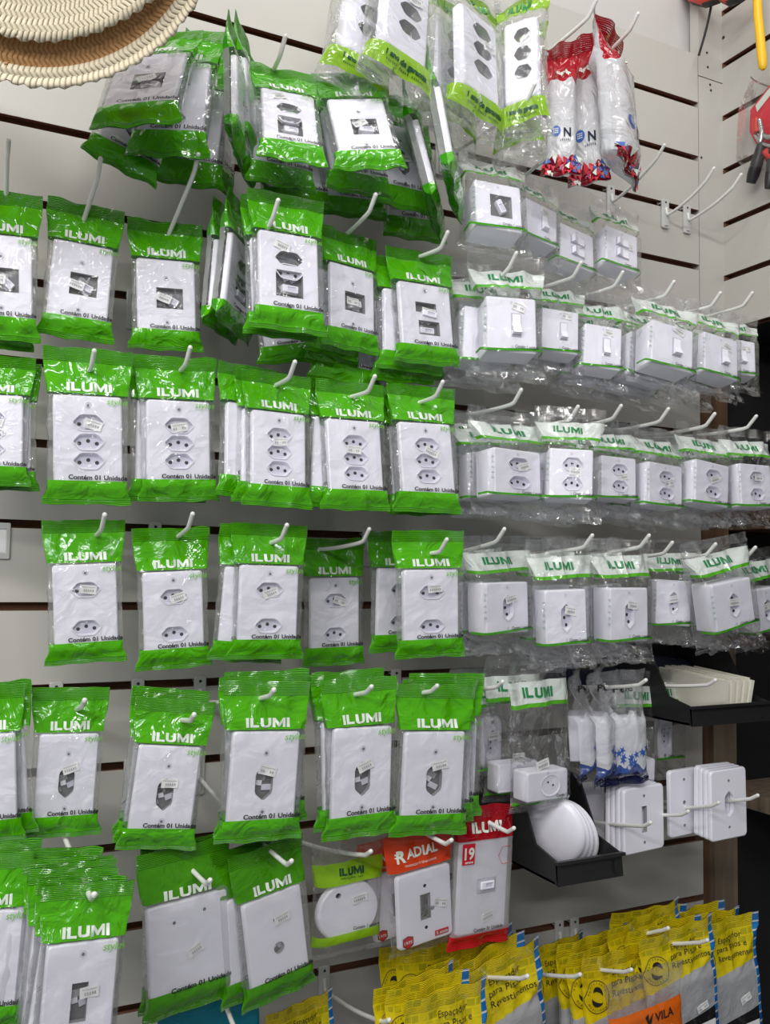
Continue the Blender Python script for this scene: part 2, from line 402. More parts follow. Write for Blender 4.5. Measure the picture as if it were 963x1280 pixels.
# ------------------------------------------------------------------ bags
class Bag:
    """pillow shaped film bag; local origin bottom centre, front towards -Y"""
    def __init__(s, W, H, depth, z0, z1, mfront, mback, seed=0, n=7, amp=.0013, nx=26, nz=44, flare=.0, fold=.0025):
        s.W, s.H, s.dep, s.z0, s.z1, s.seed, s.n, s.amp, s.fold = W, H, depth, z0, z1, seed, n, amp, fold
        s.nx, s.nz = nx, nz; s.mf, s.mb_ = mfront, mback
    def B(s, z):
        def ss(t): t = max(0, min(1, t)); return t * t * (3 - 2 * t)
        up = (s.H * .93 - z) / max(.001, s.H * .93 - s.z1); lo = (z - .007) / max(.001, s.z0 - .007)
        return .0006 + s.dep / 2 * min(ss(lo) ** .6 if lo < 1 else 1, ss(up) if up < 1 else 1)
    def A(s, z):
        a = s.W / 2 - s.B(z) * .62
        return a + .0012 * noise.noise(Vector((z * 60, s.seed * 3.1, 0)))
    def C(s, x, z):     # overall waviness of the sheet, back and front together
        k = max(0, 1 - s.B(z) / (s.dep / 2 + 1e-6))
        if z > s.z1:
            a_ = math.atan2(x, z - s.z1 + .012); k *= 1.0
            x_ = .0028 * abs(math.sin(a_ * 5.5 + s.seed)) ** .5 * min(1, (z - s.z1) / .012) * (1 if z < s.H * .9 else max(0, (s.H - z) / (s.H * .1))) * (s.fold / .0025)
        else: x_ = 0
        return x_ + s.fold * (noise.noise(Vector((x * 30, z * 22, s.seed * 1.7))) * 1.6 * k + .25 * noise.noise(Vector((x * 12, z * 12, s.seed + 9.)))) + k * s.fold * .5 * math.sin(x * 160 + s.seed * 2 + z * 40)
    def y(s, x, z, side=-1):
        a = s.A(z); q = min(1, abs(x) / a)
        b = s.B(z) * (1 - q ** s.n) ** (1 / s.n)
        taut = 1 if not (s.z0 < z < s.z1) else .35
        nn = s.amp * taut * (noise.noise(Vector((x * 75 + z * 30, z * 62, s.seed * 5.3 + side))) + .7 * abs(noise.noise(Vector((x * 120 - z * 70, z * 40, s.seed * 2.3))))) * (1 - q ** 6)
        if side < 0: nn = min(nn, .0003)
        return side * b + s.C(x, z) + nn
    def build(s, mb):
        nx, nz = s.nx, s.nz
        for side, m, kx, kz in ((-1, s.mf, nx, nz), (1, s.mb_, 14, nz)):
            vs, uv, fs = [], [], []
            for j in range(kz + 1):
                z = s.H * j / kz; a = s.A(z)
                for i in range(kx + 1):
                    t = 2 * i / kx - 1
                    q = math.copysign(1 - (1 - abs(t)) ** 1.6, t)
                    x = a * q
                    vs.append(Vector((x, s.y(x, z, side), z)) + Vector((0, 0, .0025 * noise.noise(Vector((x * 40, s.seed, 3))) if j in (0, kz) else 0)))
                    u = .5 + .5 * t; uv.append((u, z / s.H))
            for j in range(kz):
                for i in range(kx):
                    p = j * (kx + 1) + i; f = (p, p + 1, p + kx + 2, p + kx + 1)
                    fs.append(f if side < 0 else f[::-1])
            mb.add(vs, fs, m, uv)

# ------------------------------------------------------------------ prototypes: a list of (part name, mesh, location, rotation, children)
def plate(name, w, h, t, holes, r=.004):
    mb = MB(); slab(mb, rrect(0, 0, w, h, r), 0, t, PL, holes); return mb.mesh(name)
PW, PH = .0745, .1085
NOH = ()
def sqh(cx, cz, w, h): return [(cx - w / 2, cz - h / 2), (cx + w / 2, cz - h / 2), (cx + w / 2, cz + h / 2), (cx - w / 2, cz + h / 2)]
ME['p_blank'] = plate('wall_plate', PW, PH, .007, [])
HS = (.0345, .0180)
ME['p_tri'] = plate('wall_plate', PW, PH, .007, [(hexp(0, .023 - i * .0222, *HS), 0, None, PLG) for i in range(3)])
ME['p_dbl'] = plate('wall_plate', PW, PH, .007, [(hexp(0, z, *HS), 0, None, PLG) for z in (.022, -.026)])
ME['p_hexv'] = plate('wall_plate', PW, PH, .007, [(hexp(0, -.004, .040, .0195, True), 0, None, PLM)])
ME['p_sq'] = plate('wall_plate', PW, PH, .007, [(sqh(.004, .0, .034, .029), 0, None, PLM)])
ME['p_c1'] = plate('wall_plate', PW, PH, .007, [(hexp(0, .021, .036, .018), 0, None, PLM), (sqh(0, -.012, .034, .034), 0, None, PLM)])
ME['p_c3'] = plate('wall_plate', PW, PH, .007, [(sqh(0, .016, .030, .016), 0, None, PLM), (sqh(.003, -.016, .030, .022), 0, None, PLM)])
ME['p_rect'] = plate('wall_plate', PW, PH, .007, [(sqh(0, -.004, .017, .038), 0, None, PLM)])
ME['p_round1'] = plate('wall_plate', PW, PH, .007, [(circ(.001, -.010, .0068), 0, None, PLM), (circ(-.001, .024, .002), 0, None, PLM)])
ME['p_wide'] = plate('wall_plate', .100, .105, .008, [(circ(-.018, .030, .002), 0, None, PLM), (circ(.020, .036, .002), 0, None, PLM)])
def dark_insert(w=.040, h=.046):
    mb = MB(); slab(mb, rrect(0, 0, w, h, .002), 0, .002, PLD, bev=.0005)
    rnd = random.Random(3)
    for i in range(4):
        M_ = Matrix.Translation((rnd.uniform(-.008, .008), -.0014, rnd.uniform(-.014, .012))) @ Matrix.Rotation(rnd.uniform(0, 3), 4, 'Y')
        mb.box((0, 0, 0), (rnd.uniform(.008, .016), .0012, rnd.uniform(.004, .008)), (PL, PLM, PLG, PLM)[i], M_)
    return mb.mesh('loose_insert')
ME['insert'] = dark_insert()
def module_mesh():
    mb = MB(); slab(mb, rrect(0, 0, .020, .0095, .001), -.003, .004, PL, [(sqh(0.002, 0, .011, .0055), .001, PLG, PLG)], bev=.0008)
    return mb.mesh('switch_module')
ME['module'] = module_mesh()
def screws_bag():
    mb = MB()
    for dx in (-.005, .004):
        mb.tube([(dx, 0, -.006), (dx + .002, 0, .006)], .0012, STEEL, 6); disc(mb, dx + .002, .006, .003, -.0015, STEEL)
    return mb.mesh('mounting_screws')
ME['screws'] = screws_bag()

PROTO = {}
def green_bag(seed, W=.098, H=.182, fm=None, brand=True, series=True, mbk=None, dep=.0165):
    b = Bag(W, H, dep, .020, .118, fm or F_GREEN, mbk or F_GREENB, seed)
    mb = MB(); b.build(mb); sf = lambda x, z: b.y(x, z)
    k = W / .098
    if brand: put_text(mb, 'ILUMI', -.024 * k, .1305, .0105, WTX, sf, width=.049 * k, bold=.045)
    if series: put_text(mb, 'stylus', .019 * k, .1165, .0078, LTX, sf, width=.024 * k, bold=.0, shear=.25)
    put_text(mb, 'Contém 01 Unidade', -.0215 * k, .0285, .0053, BLK, sf, width=.0640 * k, bold=.032)
    return mb.mesh('bag')
for s in range(4): ME['gbag%d' % s] = green_bag(s + 1)
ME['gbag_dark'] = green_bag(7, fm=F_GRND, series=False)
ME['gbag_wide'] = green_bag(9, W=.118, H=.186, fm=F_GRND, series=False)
FY = -.0066   # front of plate inside a green bag
ZP = .0715
def gparts(kind, rnd):
    L = []
    pz = ZP
    def plate_(me, kids): L.append(('wall_plate', ME[me], (0, FY, pz), (rnd.uniform(-.01, .01), rnd.uniform(-.025, .025) * (2.2 if kind == 'hexv' else 1), 0), kids))
    sc_ = [('screw_hole', ME['screw'], (0, -.0004, .043), (0, 0, 0))]
    if kind == 'tri':
        plate_('p_tri', sc_ + [('outlet', ME['socket'], (0, -.0003, .023 - i * .0222), (0, 0, 0)) for i in range(3)])
    elif kind == 'dbl':
        plate_('p_dbl', sc_ + [('outlet', ME['socket'], (0, -.0003, z), (0, 0, 0)) for z in (.022, -.026)])
    elif kind == 'hexv':
        plate_('p_hexv', [('screw_hole', ME['screw'], (0, -.0004, z), (0, 0, 0)) for z in (.030, -.036)])
        L.append(('loose_insert', ME['insert'], (0, FY + .0085, pz - .004), (0, rnd.uniform(-1.5, 1.5), 0), []))
    elif kind == 'sq':
        plate_('p_sq', [('screw_hole', ME['screw'], (0, -.0004, z), (0, 0, 0)) for z in (.028, -.034)])
        L.append(('loose_insert', ME['insert'], (.004, FY + .0085, pz), (0, rnd.uniform(.6, 1.2), 0), []))
        L.append(('switch_module', ME['module'], (.006, FY + .004, pz - .002), (0, rnd.uniform(-.7, .7), 0), []))
    elif kind == 'c1':
        plate_('p_c1', [('screw_hole', ME['screw'], (0, -.0004, -.042), (0, 0, 0)), ('outlet', ME['socket'], (.000, .001, .004), (0, .05, 0))])
        L.append(('loose_insert', ME['insert'], (0, FY + .0085, pz), (0, 0, 0), []))
        L.append(('switch_module', ME['module'], (.001, FY + .003, pz - .018), (0, 0.03, 0), []))
    elif kind == 'c3':
        plate_('p_c3', sc_ + [('screw_hole', ME['screw'], (0, -.0004, -.042), (0, 0, 0))])
        L.append(('loose_insert', ME['insert'], (0, FY + .0085, pz), (0, 0, 0), []))
        L.append(('switch_module', ME['module'], (.004, FY - .0005, pz + .006), (0, .15, 0), []))
        L.append(('switch_module', ME['module'], (.000, FY + .003, pz - .020), (0, 0, 0), []))
    elif kind == 'rect':
        plate_('p_rect', sc_)
        L.append(('loose_insert', ME['insert'], (0, FY + .0085, pz - .002), (0, .3, 0), []))
    elif kind == 'round1':
        plate_('p_round1', [])
        L.append(('loose_insert', ME['insert'], (0, FY + .0085, pz - .006), (0, 0, 0), []))
    elif kind == 'wide':
        L.append(('wall_plate', ME['p_wide'], (0, FY, .074), (0, 0, 0), []))
    return L

# white boxes in clear bags
BXW, BXH, BXD = .073, .072, .040
def box_mesh(name, w, h, d, holes=(), r=.003):
    mb = MB(); slab(mb, rrect(0, 0, w, h, r), 0, d, PL, holes, bev=.0022)
    disc(mb, 0, h * .40, .0022, -.0003, PLG); disc(mb, 0, -h * .40, .0022, -.0003, PLG)
    return mb.mesh(name)
ME['sbox'] = box_mesh('surface_box', BXW, BXH, BXD)
ME['sbox_out2'] = box_mesh('surface_box', BXW, BXH, BXD, [(hexp(.002, z, *HS), .006, PLG, PLG) for z in (.014, -.014)])
ME['sbox_out1'] = box_mesh('surface_box', BXW, BXH, BXD, [(hexp(0, 0, .038, .0175, True), .006, PLG, PLG)])
ME['sbox_hole'] = box_mesh('surface_box', BXW, BXH, BXD, [(sqh(.004, .0, .034, .034), .006, PLD, PLM)])
ME['sbox_small'] = box_mesh('surface_box', .066, .036, .026)
def rocker_mesh():
    mb = MB()
    mb.box((0, -.0008, 0), (.0150, .0016, .030), PLG); mb.box((0, -.0010, 0), (.0132, .0018, .028), PLM)
    vs = [Vector(p) for p in ((-.0060, -.001, -.0135), (.0060, -.001, -.0135), (-.0060, -.001, .0135), (.0060, -.001, .0135),
                              (-.0060, -.0095, -.0125), (.0060, -.0095, -.0125), (-.0060, -.0030, .0130), (.0060, -.0030, .0130), (-.0060, -.0035, -.0005), (.0060, -.0035, -.0005))]
    mb.add(vs, [(0, 4, 8, 6, 2), (1, 3, 7, 9, 5), (4, 5, 9, 8), (8, 9, 7, 6), (6, 7, 3, 2), (0, 1, 5, 4)], PL)
    return mb.mesh('rocker', smooth=False)
ME['rocker'] = rocker_mesh()
def oval_outlet():
    mb = MB(); out = rrect(0, 0, .036, .072, .012); slab(mb, out, 0, .012, PL, [(hexp(0, 0, .036, .018, True), .004, PLG, PLG)], bev=.003)
    for z in (-.006, .002, .010): disc(mb, 0, z - .002, .0016, .0038, HOLE)
    for z in (-.029, .029): disc(mb, 0, z, .003, -.0002, PLM)
    return mb.mesh('surface_outlet')
ME['oval'] = oval_outlet()
def round_socket():
    mb = MB(); out = circ(0, 0, .0135, 24)
    out = [(x * 1.2, z) for x, z in out]
    mb.loft([[Vector((x, 0, z)) for x, z in out], [Vector((x, -.0006, z)) for x, z in out], [Vector((x * .9, -.0006, z * .9)) for x, z in out], [Vector((x * .86, .0005, z * .86)) for x, z in out]], PL, cap=False)
    mb.add([Vector((x * .86, .0005, z * .86)) for x, z in out], [tuple(range(24))], PLG)
    for (a, b) in ((-.004, .004), (.004, .0)): disc(mb, a, b, .0014, .0002, HOLE)
    return mb.mesh('round_socket')
ME['rsock'] = round_socket()

def box_bag(seed, short=False):
    b = Bag(.122, .168, BXD + .006, .030, .102, F_CLR, F_PLAIN, seed, n=9, amp=.0022, nx=30, nz=40, fold=.005)
    mb = MB(); b.build(mb); sf = lambda x, z: b.y(x, z)
    put_text(mb, 'ILUMI', -.030, .1275, .0105, GTX, sf, width=.050, bold=.04)
    put_text(mb, 'Contém 1 unidade', .004, .0355, .0042, BLK, sf, width=.034, bold=.02, shear=.2)
    # fine print down the left edge
    for i in range(5): put_text(mb, 'iiiliiiiliili', -.042, .052 + i * .008, .0035, GTX, sf, width=.004, bold=0)
    # crumpled tail: a pleated strip of film under the box
    rnd = random.Random(seed); vs = []; uv = []; fs = []; n = 40
    for i in range(n + 1):
        x = -.054 + .108 * i / n
        for j in range(4):
            vs.append(Vector((x + .002 * math.sin(i * 2.1 + j), -.006 - j * .004 + .006 * noise.noise(Vector((x * 90, j * .8, seed))), 0.012 - .004 * j + .007 * noise.noise(Vector((x * 60, j * .5, seed + 4)))))); uv.append((i / n, .1))
    for i in range(n):
        for j in range(3): p = i * 4 + j; fs.append((p, p + 4, p + 5, p + 1))
    mb.add(vs, fs, F_PLAIN, uv)
    return mb.mesh('bag')
for s in range(3): ME['bbag%d' % s] = box_bag(s + 21)
BFY = -(BXD / 2 + .0008)
def bparts(kind, rnd):
    L = []
    loc = (0, BFY, .066); rot = (0, rnd.uniform(-.03, .03), 0)
    if kind == 'rock': L.append(('surface_box', ME['sbox'], loc, rot, [('rocker', ME['rocker'], (0.006, 0, 0), (0, 0, 0))]))
    elif kind == 'rock2': L.append(('surface_box', ME['sbox'], loc, rot, [('rocker', ME['rocker'], (0, 0, z), (0, PI / 2, 0)) for z in (.011, -.011)]))
    elif kind == 'out2': L.append(('surface_box', ME['sbox_out2'], loc, rot, [('outlet', ME['socket'], (0.002, -.0004, z), (0, 0, 0)) for z in (.014, -.014)]))
    elif kind == 'out1': L.append(('surface_box', ME['sbox_out1'], loc, rot, [('outlet', ME['socket_v'], (0, -.0004, 0), (0, 0, 0))]))
    elif kind == 'hole': L.append(('surface_box', ME['sbox_hole'], loc, rot, [('switch_module', ME['module'], (.004, .002, 0), (0, 1.1, 0))]))
    elif kind == 'small': L.append(('surface_box', ME['sbox_small'], (.0, -.014, .032), rot, [('outlet', ME['rsock'], (.004, -.0004, 0), (0, 0, 0))]))
    return L

def small_bag(seed):
    b = Bag(.098, .182, .030, .018, .060, F_SM, F_PLAIN, seed, n=6, amp=.002, nx=30, nz=40, fold=.005)
    mb = MB(); b.build(mb); sf = lambda x, z: b.y(x, z)
    put_text(mb, 'ILUMI', -.024, .137, .0125, GTX, sf, width=.046, bold=.04)
    put_text(mb, 'Contém 1 unidade', .012, .0175, .0038, BLK, sf, width=.030, bold=.02, shear=.2)
    return mb.mesh('bag')
ME['small_bag'] = small_bag(31)
def strip_bag(seed):
    b = Bag(.105, .20, .030, .045, .150, F_LIME, F_PLAIN, seed, n=4, amp=.0022, nx=28, nz=44, fold=.005)
    mb = MB(); b.build(mb); sf = lambda x, z: b.y(x, z)
    put_text(mb, 'ILUMI', -.024, .168, .013, GTX, sf, width=.044, bold=.045)
    put_text(mb, '1 ano de garantia', -.026, .030, .0052, DGT, sf, width=.056, bold=.05)
    put_text(mb, 'iiiiii liiil iiilii', -.024, .025, .0026, DGT, sf, width=.05, bold=.0)
    return mb.mesh('bag')
for s in range(2): ME['strip_bag%d' % s] = strip_bag(41 + s)
def strip_plate():
    mb = MB(); hs = [(hexp(.004, z, .032, .0175), 0, None, PLM) for z in (.032, .008, -.016)]
    slab(mb, rrect(0, 0, .062, .108, .006), 0, .012, PL, hs, bev=.004); return mb.mesh('wall_plate')
ME['strip_plate'] = strip_plate()

def mk_round():
    b = Bag(.098, .150, .018, .024, .090, F_ROUND, F_PLAIN, 51, n=4)
    mb = MB(); b.build(mb); sf = lambda x, z: b.y(x, z)
    put_text(mb, 'ILUMI', -.015, .103, .0095, DGT, sf, width=.032, bold=.05)
    put_text(mb, 'iililiilii ilil', -.013, .099, .0022, DGT, sf, width=.028, bold=0)
    put_text(mb, 'Contém 1 unidade', .004, .0335, .0042, BLK, sf, width=.036, bold=.02, shear=.2)
    ME['round_bag'] = mb.mesh('bag')
    mb = MB(); slab(mb, circ(0, 0, .040, 40), 0, .008, PL, [(circ(-.015, .022, .0035), .003, HOLE, PLM)], bev=.003); ME['round_plate'] = mb.mesh('round_plate')
    b = Bag(.098, .160, .012, .016, .100, F_RAD, F_PLAIN, 52, n=7, amp=.0007)
    mb = MB(); b.build(mb); sf = lambda x, z: b.y(x, z)
    put_text(mb, 'R', -.034, .1235, .0165, WTX, sf, width=.013, bold=.03)
    put_text(mb, 'ADIAL', -.020, .1265, .0125, WTX, sf, width=.046, bold=.03)
    for (x0, x1, z) in ((-.036, -.026, .134), (-.036, -.028, .130)):
        mb.add([Vector((x, sf(x, z_) - .0009, z_)) for x, z_ in ((x0, z), (x1, z), (x1, z + .0018), (x0, z + .0018))], [(0, 1, 2, 3)], WTX)
    put_text(mb, 'TRADIÇÃO E QUALIDADE', -.024, .1165, .0028, WTX, sf, width=.046, bold=.0)
    ME['rad_bag'] = mb.mesh('bag')
    mb = MB(); slab(mb, rrect(0, 0, .078, .098, .005), 0, .006, PL, [(sqh(0, 0, .015, .034), 0, None, PLM), (circ(0, .028, .0023), 0, None, HOLE), (circ(0, -.028, .0023), 0, None, HOLE)])
    sh = [(-.0075, .006), (-.0075, -.004), (0, -.009), (.0075, -.004), (.0075, .006), (0, .0085)]
    mb.add([Vector((x - .027, -.0006, z - .040)) for x, z in sh], [tuple(range(6))], MAR)
    mb.add([Vector((x * .8 - .027, -.0009, z * .8 - .040)) for x, z in sh], [tuple(range(6))], REDM)
    put_text(mb, '1975', -.0325, -.042, .004, WTX, None, width=.011, bold=.02, y=-.0012)
    mb.box((.022, -.0004, -.040), (.020, .0005, .007), REDM); put_text(mb, '5 anos', .0135, -.0418, .0042, WTX, None, width=.017, bold=.02, y=-.0012)
    ME['rad_plate'] = mb.mesh('wall_plate')
    b = Bag(.092, .170, .012, .018, .128, F_RED, F_RED, 53, n=7, amp=.0007)
    mb = MB(); b.build(mb); sf = lambda x, z: b.y(x, z)
    put_text(mb, 'ILUMI', -.020, .1375, .0125, WTX, sf, width=.044, bold=.045)
    z0 = .108
    mb.add([Vector((x, sf(x, z_) - .0005, z_)) for x, z_ in ((-.036, z0 - .006), (-.018, z0 - .006), (-.018, z0 + .019), (-.036, z0 + .019))], [(0, 1, 2, 3)], REDM)
    put_text(mb, '19', -.034, z0 + .001, .014, WTX, lambda x, z: sf(x, z) - .0008, width=.014, bold=.03)
    put_text(mb, 'anos', -.033, z0 - .004, .0035, WTX, lambda x, z: sf(x, z) - .0008, width=.012, bold=.02)
    for hx, hz, rr in ((.030, .108, .012), (.022, .155, .007)):
        pts = [Vector((hx + rr * math.cos(a * PI / 3), 0, hz + rr * math.sin(a * PI / 3))) for a in range(7)]
        for p in pts: p.y = sf(min(.042, p.x), p.z) - .0006
        mb.tube(pts, .0003, REDM, 4)
    put_text(mb, 'Contém 01 Unidade', -.014, .0205, .0042, BLK, sf, width=.044, bold=.02)
    ME['red_bag'] = mb.mesh('bag')
    mb = MB(); slab(mb, rrect(0, 0, .072, .112, .004), 0, .006, PL, [(sqh(.004, 0, .028, .018), .001, PLG, PLM)]); ME['red_plate'] = mb.mesh('wall_plate')
    b = Bag(.088, .150, .038, .020, .080, F_PERLA, F_PLAIN, 54, n=4, amp=.003, fold=.006)
    mb = MB(); b.build(mb); sf = lambda x, z: b.y(x, z)
    put_text(mb, 'Perle', -.018, .122, .010, BLK, sf, width=.036, bold=.02)
    for i in range(14):   # blue flower print at the foot
        rnd = random.Random(i); x, z = rnd.uniform(-.03, .03), rnd.uniform(.018, .05); pts = []
        for k in range(10):
            r_ = (.006 if k % 2 else .0022); a = k * PI / 5 + i; pts.append((x + r_ * math.cos(a), z + r_ * math.sin(a)))
        mb.add([Vector((p[0], sf(p[0], p[1]) - .0008, p[1])) for p in pts], [tuple(range(10))], BLUE)
    ME['perla_bag'] = mb.mesh('bag')
    b = Bag(.075, .215, .034, .030, .140, F_RW, F_RWS, 55, n=3, amp=.004, fold=.007)
    mb = MB(); b.build(mb); sf = lambda x, z: b.y(x, z)
    put_text(mb, 'N', .006, .050, .014, NAVY, sf, width=.013, bold=.03)
    put_text(mb, 'iliili', .0, .043, .004, NAVY, sf, width=.018, bold=0)
    mb.add([Vector((x, sf(x, z) - .0008, z)) for x, z in circ(-.008, .060, .0085, 16)], [tuple(range(16))], BLUE)
    for i_ in range(3): put_text(mb, 'iiii', -.0125, .0575 + .003 * (i_ - .5), .002, WTX, lambda x, z: sf(x, z) - .0006, width=.009, bold=.02)
    put_text(mb, 'Super', -.010, .160, .010, WTX, sf, width=.028, bold=.04, rot=-.2)
    rnd = random.Random(5)
    for i in range(46):
        x, z = rnd.uniform(-.033, .033), rnd.uniform(.001, .022); a = rnd.uniform(0, 3); r_ = rnd.uniform(.003, .006)
        tri = [(x + r_ * math.cos(a + k * 2.1), z + r_ * math.sin(a + k * 2.1)) for k in range(3)]
        mb.add([Vector((p[0], sf(max(-.034, min(.034, p[0])), max(0, p[1])) - .001 - rnd.uniform(0, .003), p[1])) for p in tri], [(0, 1, 2)], rnd.choice([REDM, MAR, BLUE, REDM, WTX]))
    ME['rw_bag'] = mb.mesh('bag')
BLUE = mat('blue_print', (.03, .10, .38), .4)
mk_round()
def yellow_bag(seed):
    b = Bag(.128, .20, .018, .02, .12, F_YEL, F_YEL, seed, n=4, amp=.0010, nx=40, nz=60, fold=.0035)
    mb = MB(); b.build(mb); sf = lambda x, z: b.y(x, z) - .0008
    for i, t in enumerate(('Espaçador', 'para Pisos e', 'Revestimentos')):
        put_text(mb, t, -.014 - (.003 if i else 0), .170 - i * .0120, .0080, BLK, sf, width=(.046, .054, .064)[i], bold=0)
    cx, cz = -.042, .150
    for r_ in (.0185,):
        pts = [Vector((cx + r_ * math.cos(a * PI / 12), 0, cz + r_ * math.sin(a * PI / 12))) for a in range(25)]
        for p in pts: p.y = sf(p.x, p.z) - .0006
        mb.tube(pts, .0004, BLK, 4)
    for a0 in (0, PI):     # two curved swooshes
        for k in range(8):
            a = a0 + k * .30; a1 = a + .30
            w0, w1 = .0028 * math.sin((k) / 8 * PI), .0028 * math.sin((k + 1) / 8 * PI)
            q = [(cx + (.0085 + s_ * ww) * math.cos(aa), cz + (.0085 + s_ * ww) * math.sin(aa)) for aa, ww, s_ in ((a, w0, -1), (a, w0, 1), (a1, w1, 1), (a1, w1, -1))]
            mb.add([Vector((p[0], sf(*p) - .0007, p[1])) for p in q], [(0, 1, 2, 3)], BLK)
    for side_, t in ((0, 'RESISTENTE'), (1, 'QUALIDADE')):   # ring lettering
        for k, ch in enumerate(t):
            a = (PI * .88 - k * .26) if side_ == 0 else (PI * 1.14 + k * .26)
            put_text(mb, ch, cx + .0150 * math.cos(a), cz + .0150 * math.sin(a) - .001, .0022, BLK, sf, bold=.02, center=True)
    # barcode label
    mb.add([Vector((x, sf(x, z) - .0006, z)) for x, z in ((.012, .02), (.046, .02), (.046, .055), (.012, .055))], [(0, 1, 2, 3)], STK)
    rnd = random.Random(seed)
    x = .016
    while x < .043:
        w_ = rnd.choice([.0005, .001, .0014]); mb.add([Vector((a, sf(a, z) - .0011, z)) for a, z in ((x, .025), (x + w_, .025), (x + w_, .045), (x, .045))], [(0, 1, 2, 3)], BLK); x += w_ + rnd.choice([.0007, .0012])
    return mb.mesh('bag')
for s in range(2): ME['ybag%d' % s] = yellow_bag(61 + s)
def orange_bag():
    b = Bag(.105, .165, .014, .02, .11, F_ORG, F_PLAIN, 71, n=3, amp=.0012)
    mb = MB(); b.build(mb); sf = lambda x, z: b.y(x, z)
    mb.add([Vector((x, sf(x, z) - .0008, z)) for x, z in ((-.008, .110), (-.003, .113), (-.0035, .104), (.003, .113), (.0, .100), (-.004, .098))], [(0, 1, 2, 5), (2, 3, 4, 5)], BLK)
    put_text(mb, 'VILA', .005, .100, .0115, BLK, sf, width=.026, bold=.02)
    put_text(mb, 'ESPAÇADOR CRUZETAS', -.034, .084, .0050, WTX, sf, width=.062, bold=.02)
    put_text(mb, 'Espaçador para', -.034, .069, .0050, WTX, sf, width=.040, bold=.02)
    put_text(mb, 'Pisos e Revestimentos', -.034, .060, .0045, WTX, sf, width=.052, bold=.02)
    for a in range(2):
        mb.tube([(.022 + .014 * math.cos(a * 1.4 + .3), -.010, .070 + .014 * math.sin(a * 1.4 + .3)), (.022 - .014 * math.cos(a * 1.4 + .3), -.010, .070 - .014 * math.sin(a * 1.4 + .3))], .002, MAR, 6)
    return mb.mesh('bag')
ME['obag'] = orange_bag()
def teal_bag():
    b = Bag(.12, .16, .016, .02, .11, F_TEAL, F_TEAL, 72, n=3, amp=.001)
    mb = MB(); b.build(mb); sf = lambda x, z: b.y(x, z)
    put_text(mb, 'des', .0, .082, .013, NAVY, sf, width=.030, bold=.05)
    return mb.mesh('bag')
ME['tbag'] = teal_bag()

# part lists per kind -> (nominal width, nominal height, parts)
def parts_of(kind, seed):
    rnd = random.Random(seed)
    stk = lambda x, y, z: ('price_sticker', ME['stk%d' % (seed % 3)], (x + rnd.uniform(-.005, .005), y, z + rnd.uniform(-.006, .006)), (0, rnd.uniform(-.4, .4), 0), [])
    if kind in ('tri', 'dbl', 'hexv', 'sq', 'c1', 'c3', 'rect', 'round1'):
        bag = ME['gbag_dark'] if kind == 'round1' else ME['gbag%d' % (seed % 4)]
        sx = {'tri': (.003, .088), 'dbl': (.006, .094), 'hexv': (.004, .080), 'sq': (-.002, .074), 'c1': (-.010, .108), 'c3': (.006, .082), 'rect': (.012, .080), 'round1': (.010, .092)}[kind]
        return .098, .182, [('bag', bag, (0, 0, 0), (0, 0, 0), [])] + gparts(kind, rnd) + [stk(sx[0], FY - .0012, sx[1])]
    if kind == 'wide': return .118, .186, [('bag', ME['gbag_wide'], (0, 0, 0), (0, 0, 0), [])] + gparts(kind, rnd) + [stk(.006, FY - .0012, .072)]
    if kind in ('rock', 'rock2', 'out2', 'out1', 'hole'):
        return .105, .168, [('bag', ME['bbag%d' % (seed % 3)], (0, 0, 0), (0, 0, 0), [])] + bparts(kind, rnd) + ([stk(.010 if kind[0] == 'r' else .004, BFY - .0012, .090 if kind == 'rock' else .074)] if kind != 'hole' else [])
    if kind == 'small': return .098, .182, [('bag', ME['small_bag'], (0, 0, 0), (0, 0, 0), [])] + bparts(kind, rnd) + [stk(0.0, -.010, .060)]
    if kind == 'oval': return .090, .168, [('bag', ME['bbag%d' % (seed % 3)], (0, 0, 0), (0, 0, 0), []), ('surface_outlet', ME['oval'], (0, -.018, .066), (0, 0, 0), []), stk(.004, -.0195, .075)]
    if kind == 'strip': return .105, .200, [('bag', ME['strip_bag%d' % (seed % 2)], (0, 0, 0), (0, 0, 0), []), ('wall_plate', ME['strip_plate'], (0, -.0115, .098), (0, 0, 0), []), stk(.010, -.0135, .12)]
    if kind == 'round': return .098, .150, [('bag', ME['round_bag'], (0, 0, 0), (0, 0, 0), []), ('round_plate', ME['round_plate'], (0, -.006, .056), (0, 0, 0), []), stk(.014, -.0072, .070)]
    if kind == 'rad': return .098, .160, [('bag', ME['rad_bag'], (0, 0, 0), (0, 0, 0), []), ('wall_plate', ME['rad_plate'], (.002, -.0045, .058), (0, 0, 0), []), ('mounting_screws', ME['screws'], (.004, -.003, .050), (0, .4, 0), []), stk(.022, -.0056, .058)]
    if kind == 'red': return .092, .170, [('bag', ME['red_bag'], (0, 0, 0), (0, 0, 0), []), ('wall_plate', ME['red_plate'], (0, -.0045, .073), (0, 0, 0), []), ('switch_module', ME['module'], (.004, -.005, .074), (0, 0, 0), []), stk(.008, -.0056, .040)]
    if kind == 'perla': return .088, .150, [('bag', ME['perla_bag'], (0, 0, 0), (0, 0, 0), []), ('surface_box', ME['sbox_small'], (0.0, -.012, .056), (0, PI / 2, 0), [])]
    if kind == 'rw': return .075, .215, [('bag', ME['rw_bag'], (0, 0, 0), (0, 0, 0), [])]
    if kind == 'yel': return .128, .200, [('bag', ME['ybag%d' % (seed % 2)], (0, 0, 0), (0, 0, 0), []), stk(.020, -.0115, .085)]
    if kind == 'org': return .105, .165, [('bag', ME['obag'], (0, 0, 0), (0, 0, 0), [])]
    if kind == 'teal': return .120, .160, [('bag', ME['tbag'], (0, 0, 0), (0, 0, 0), [])]

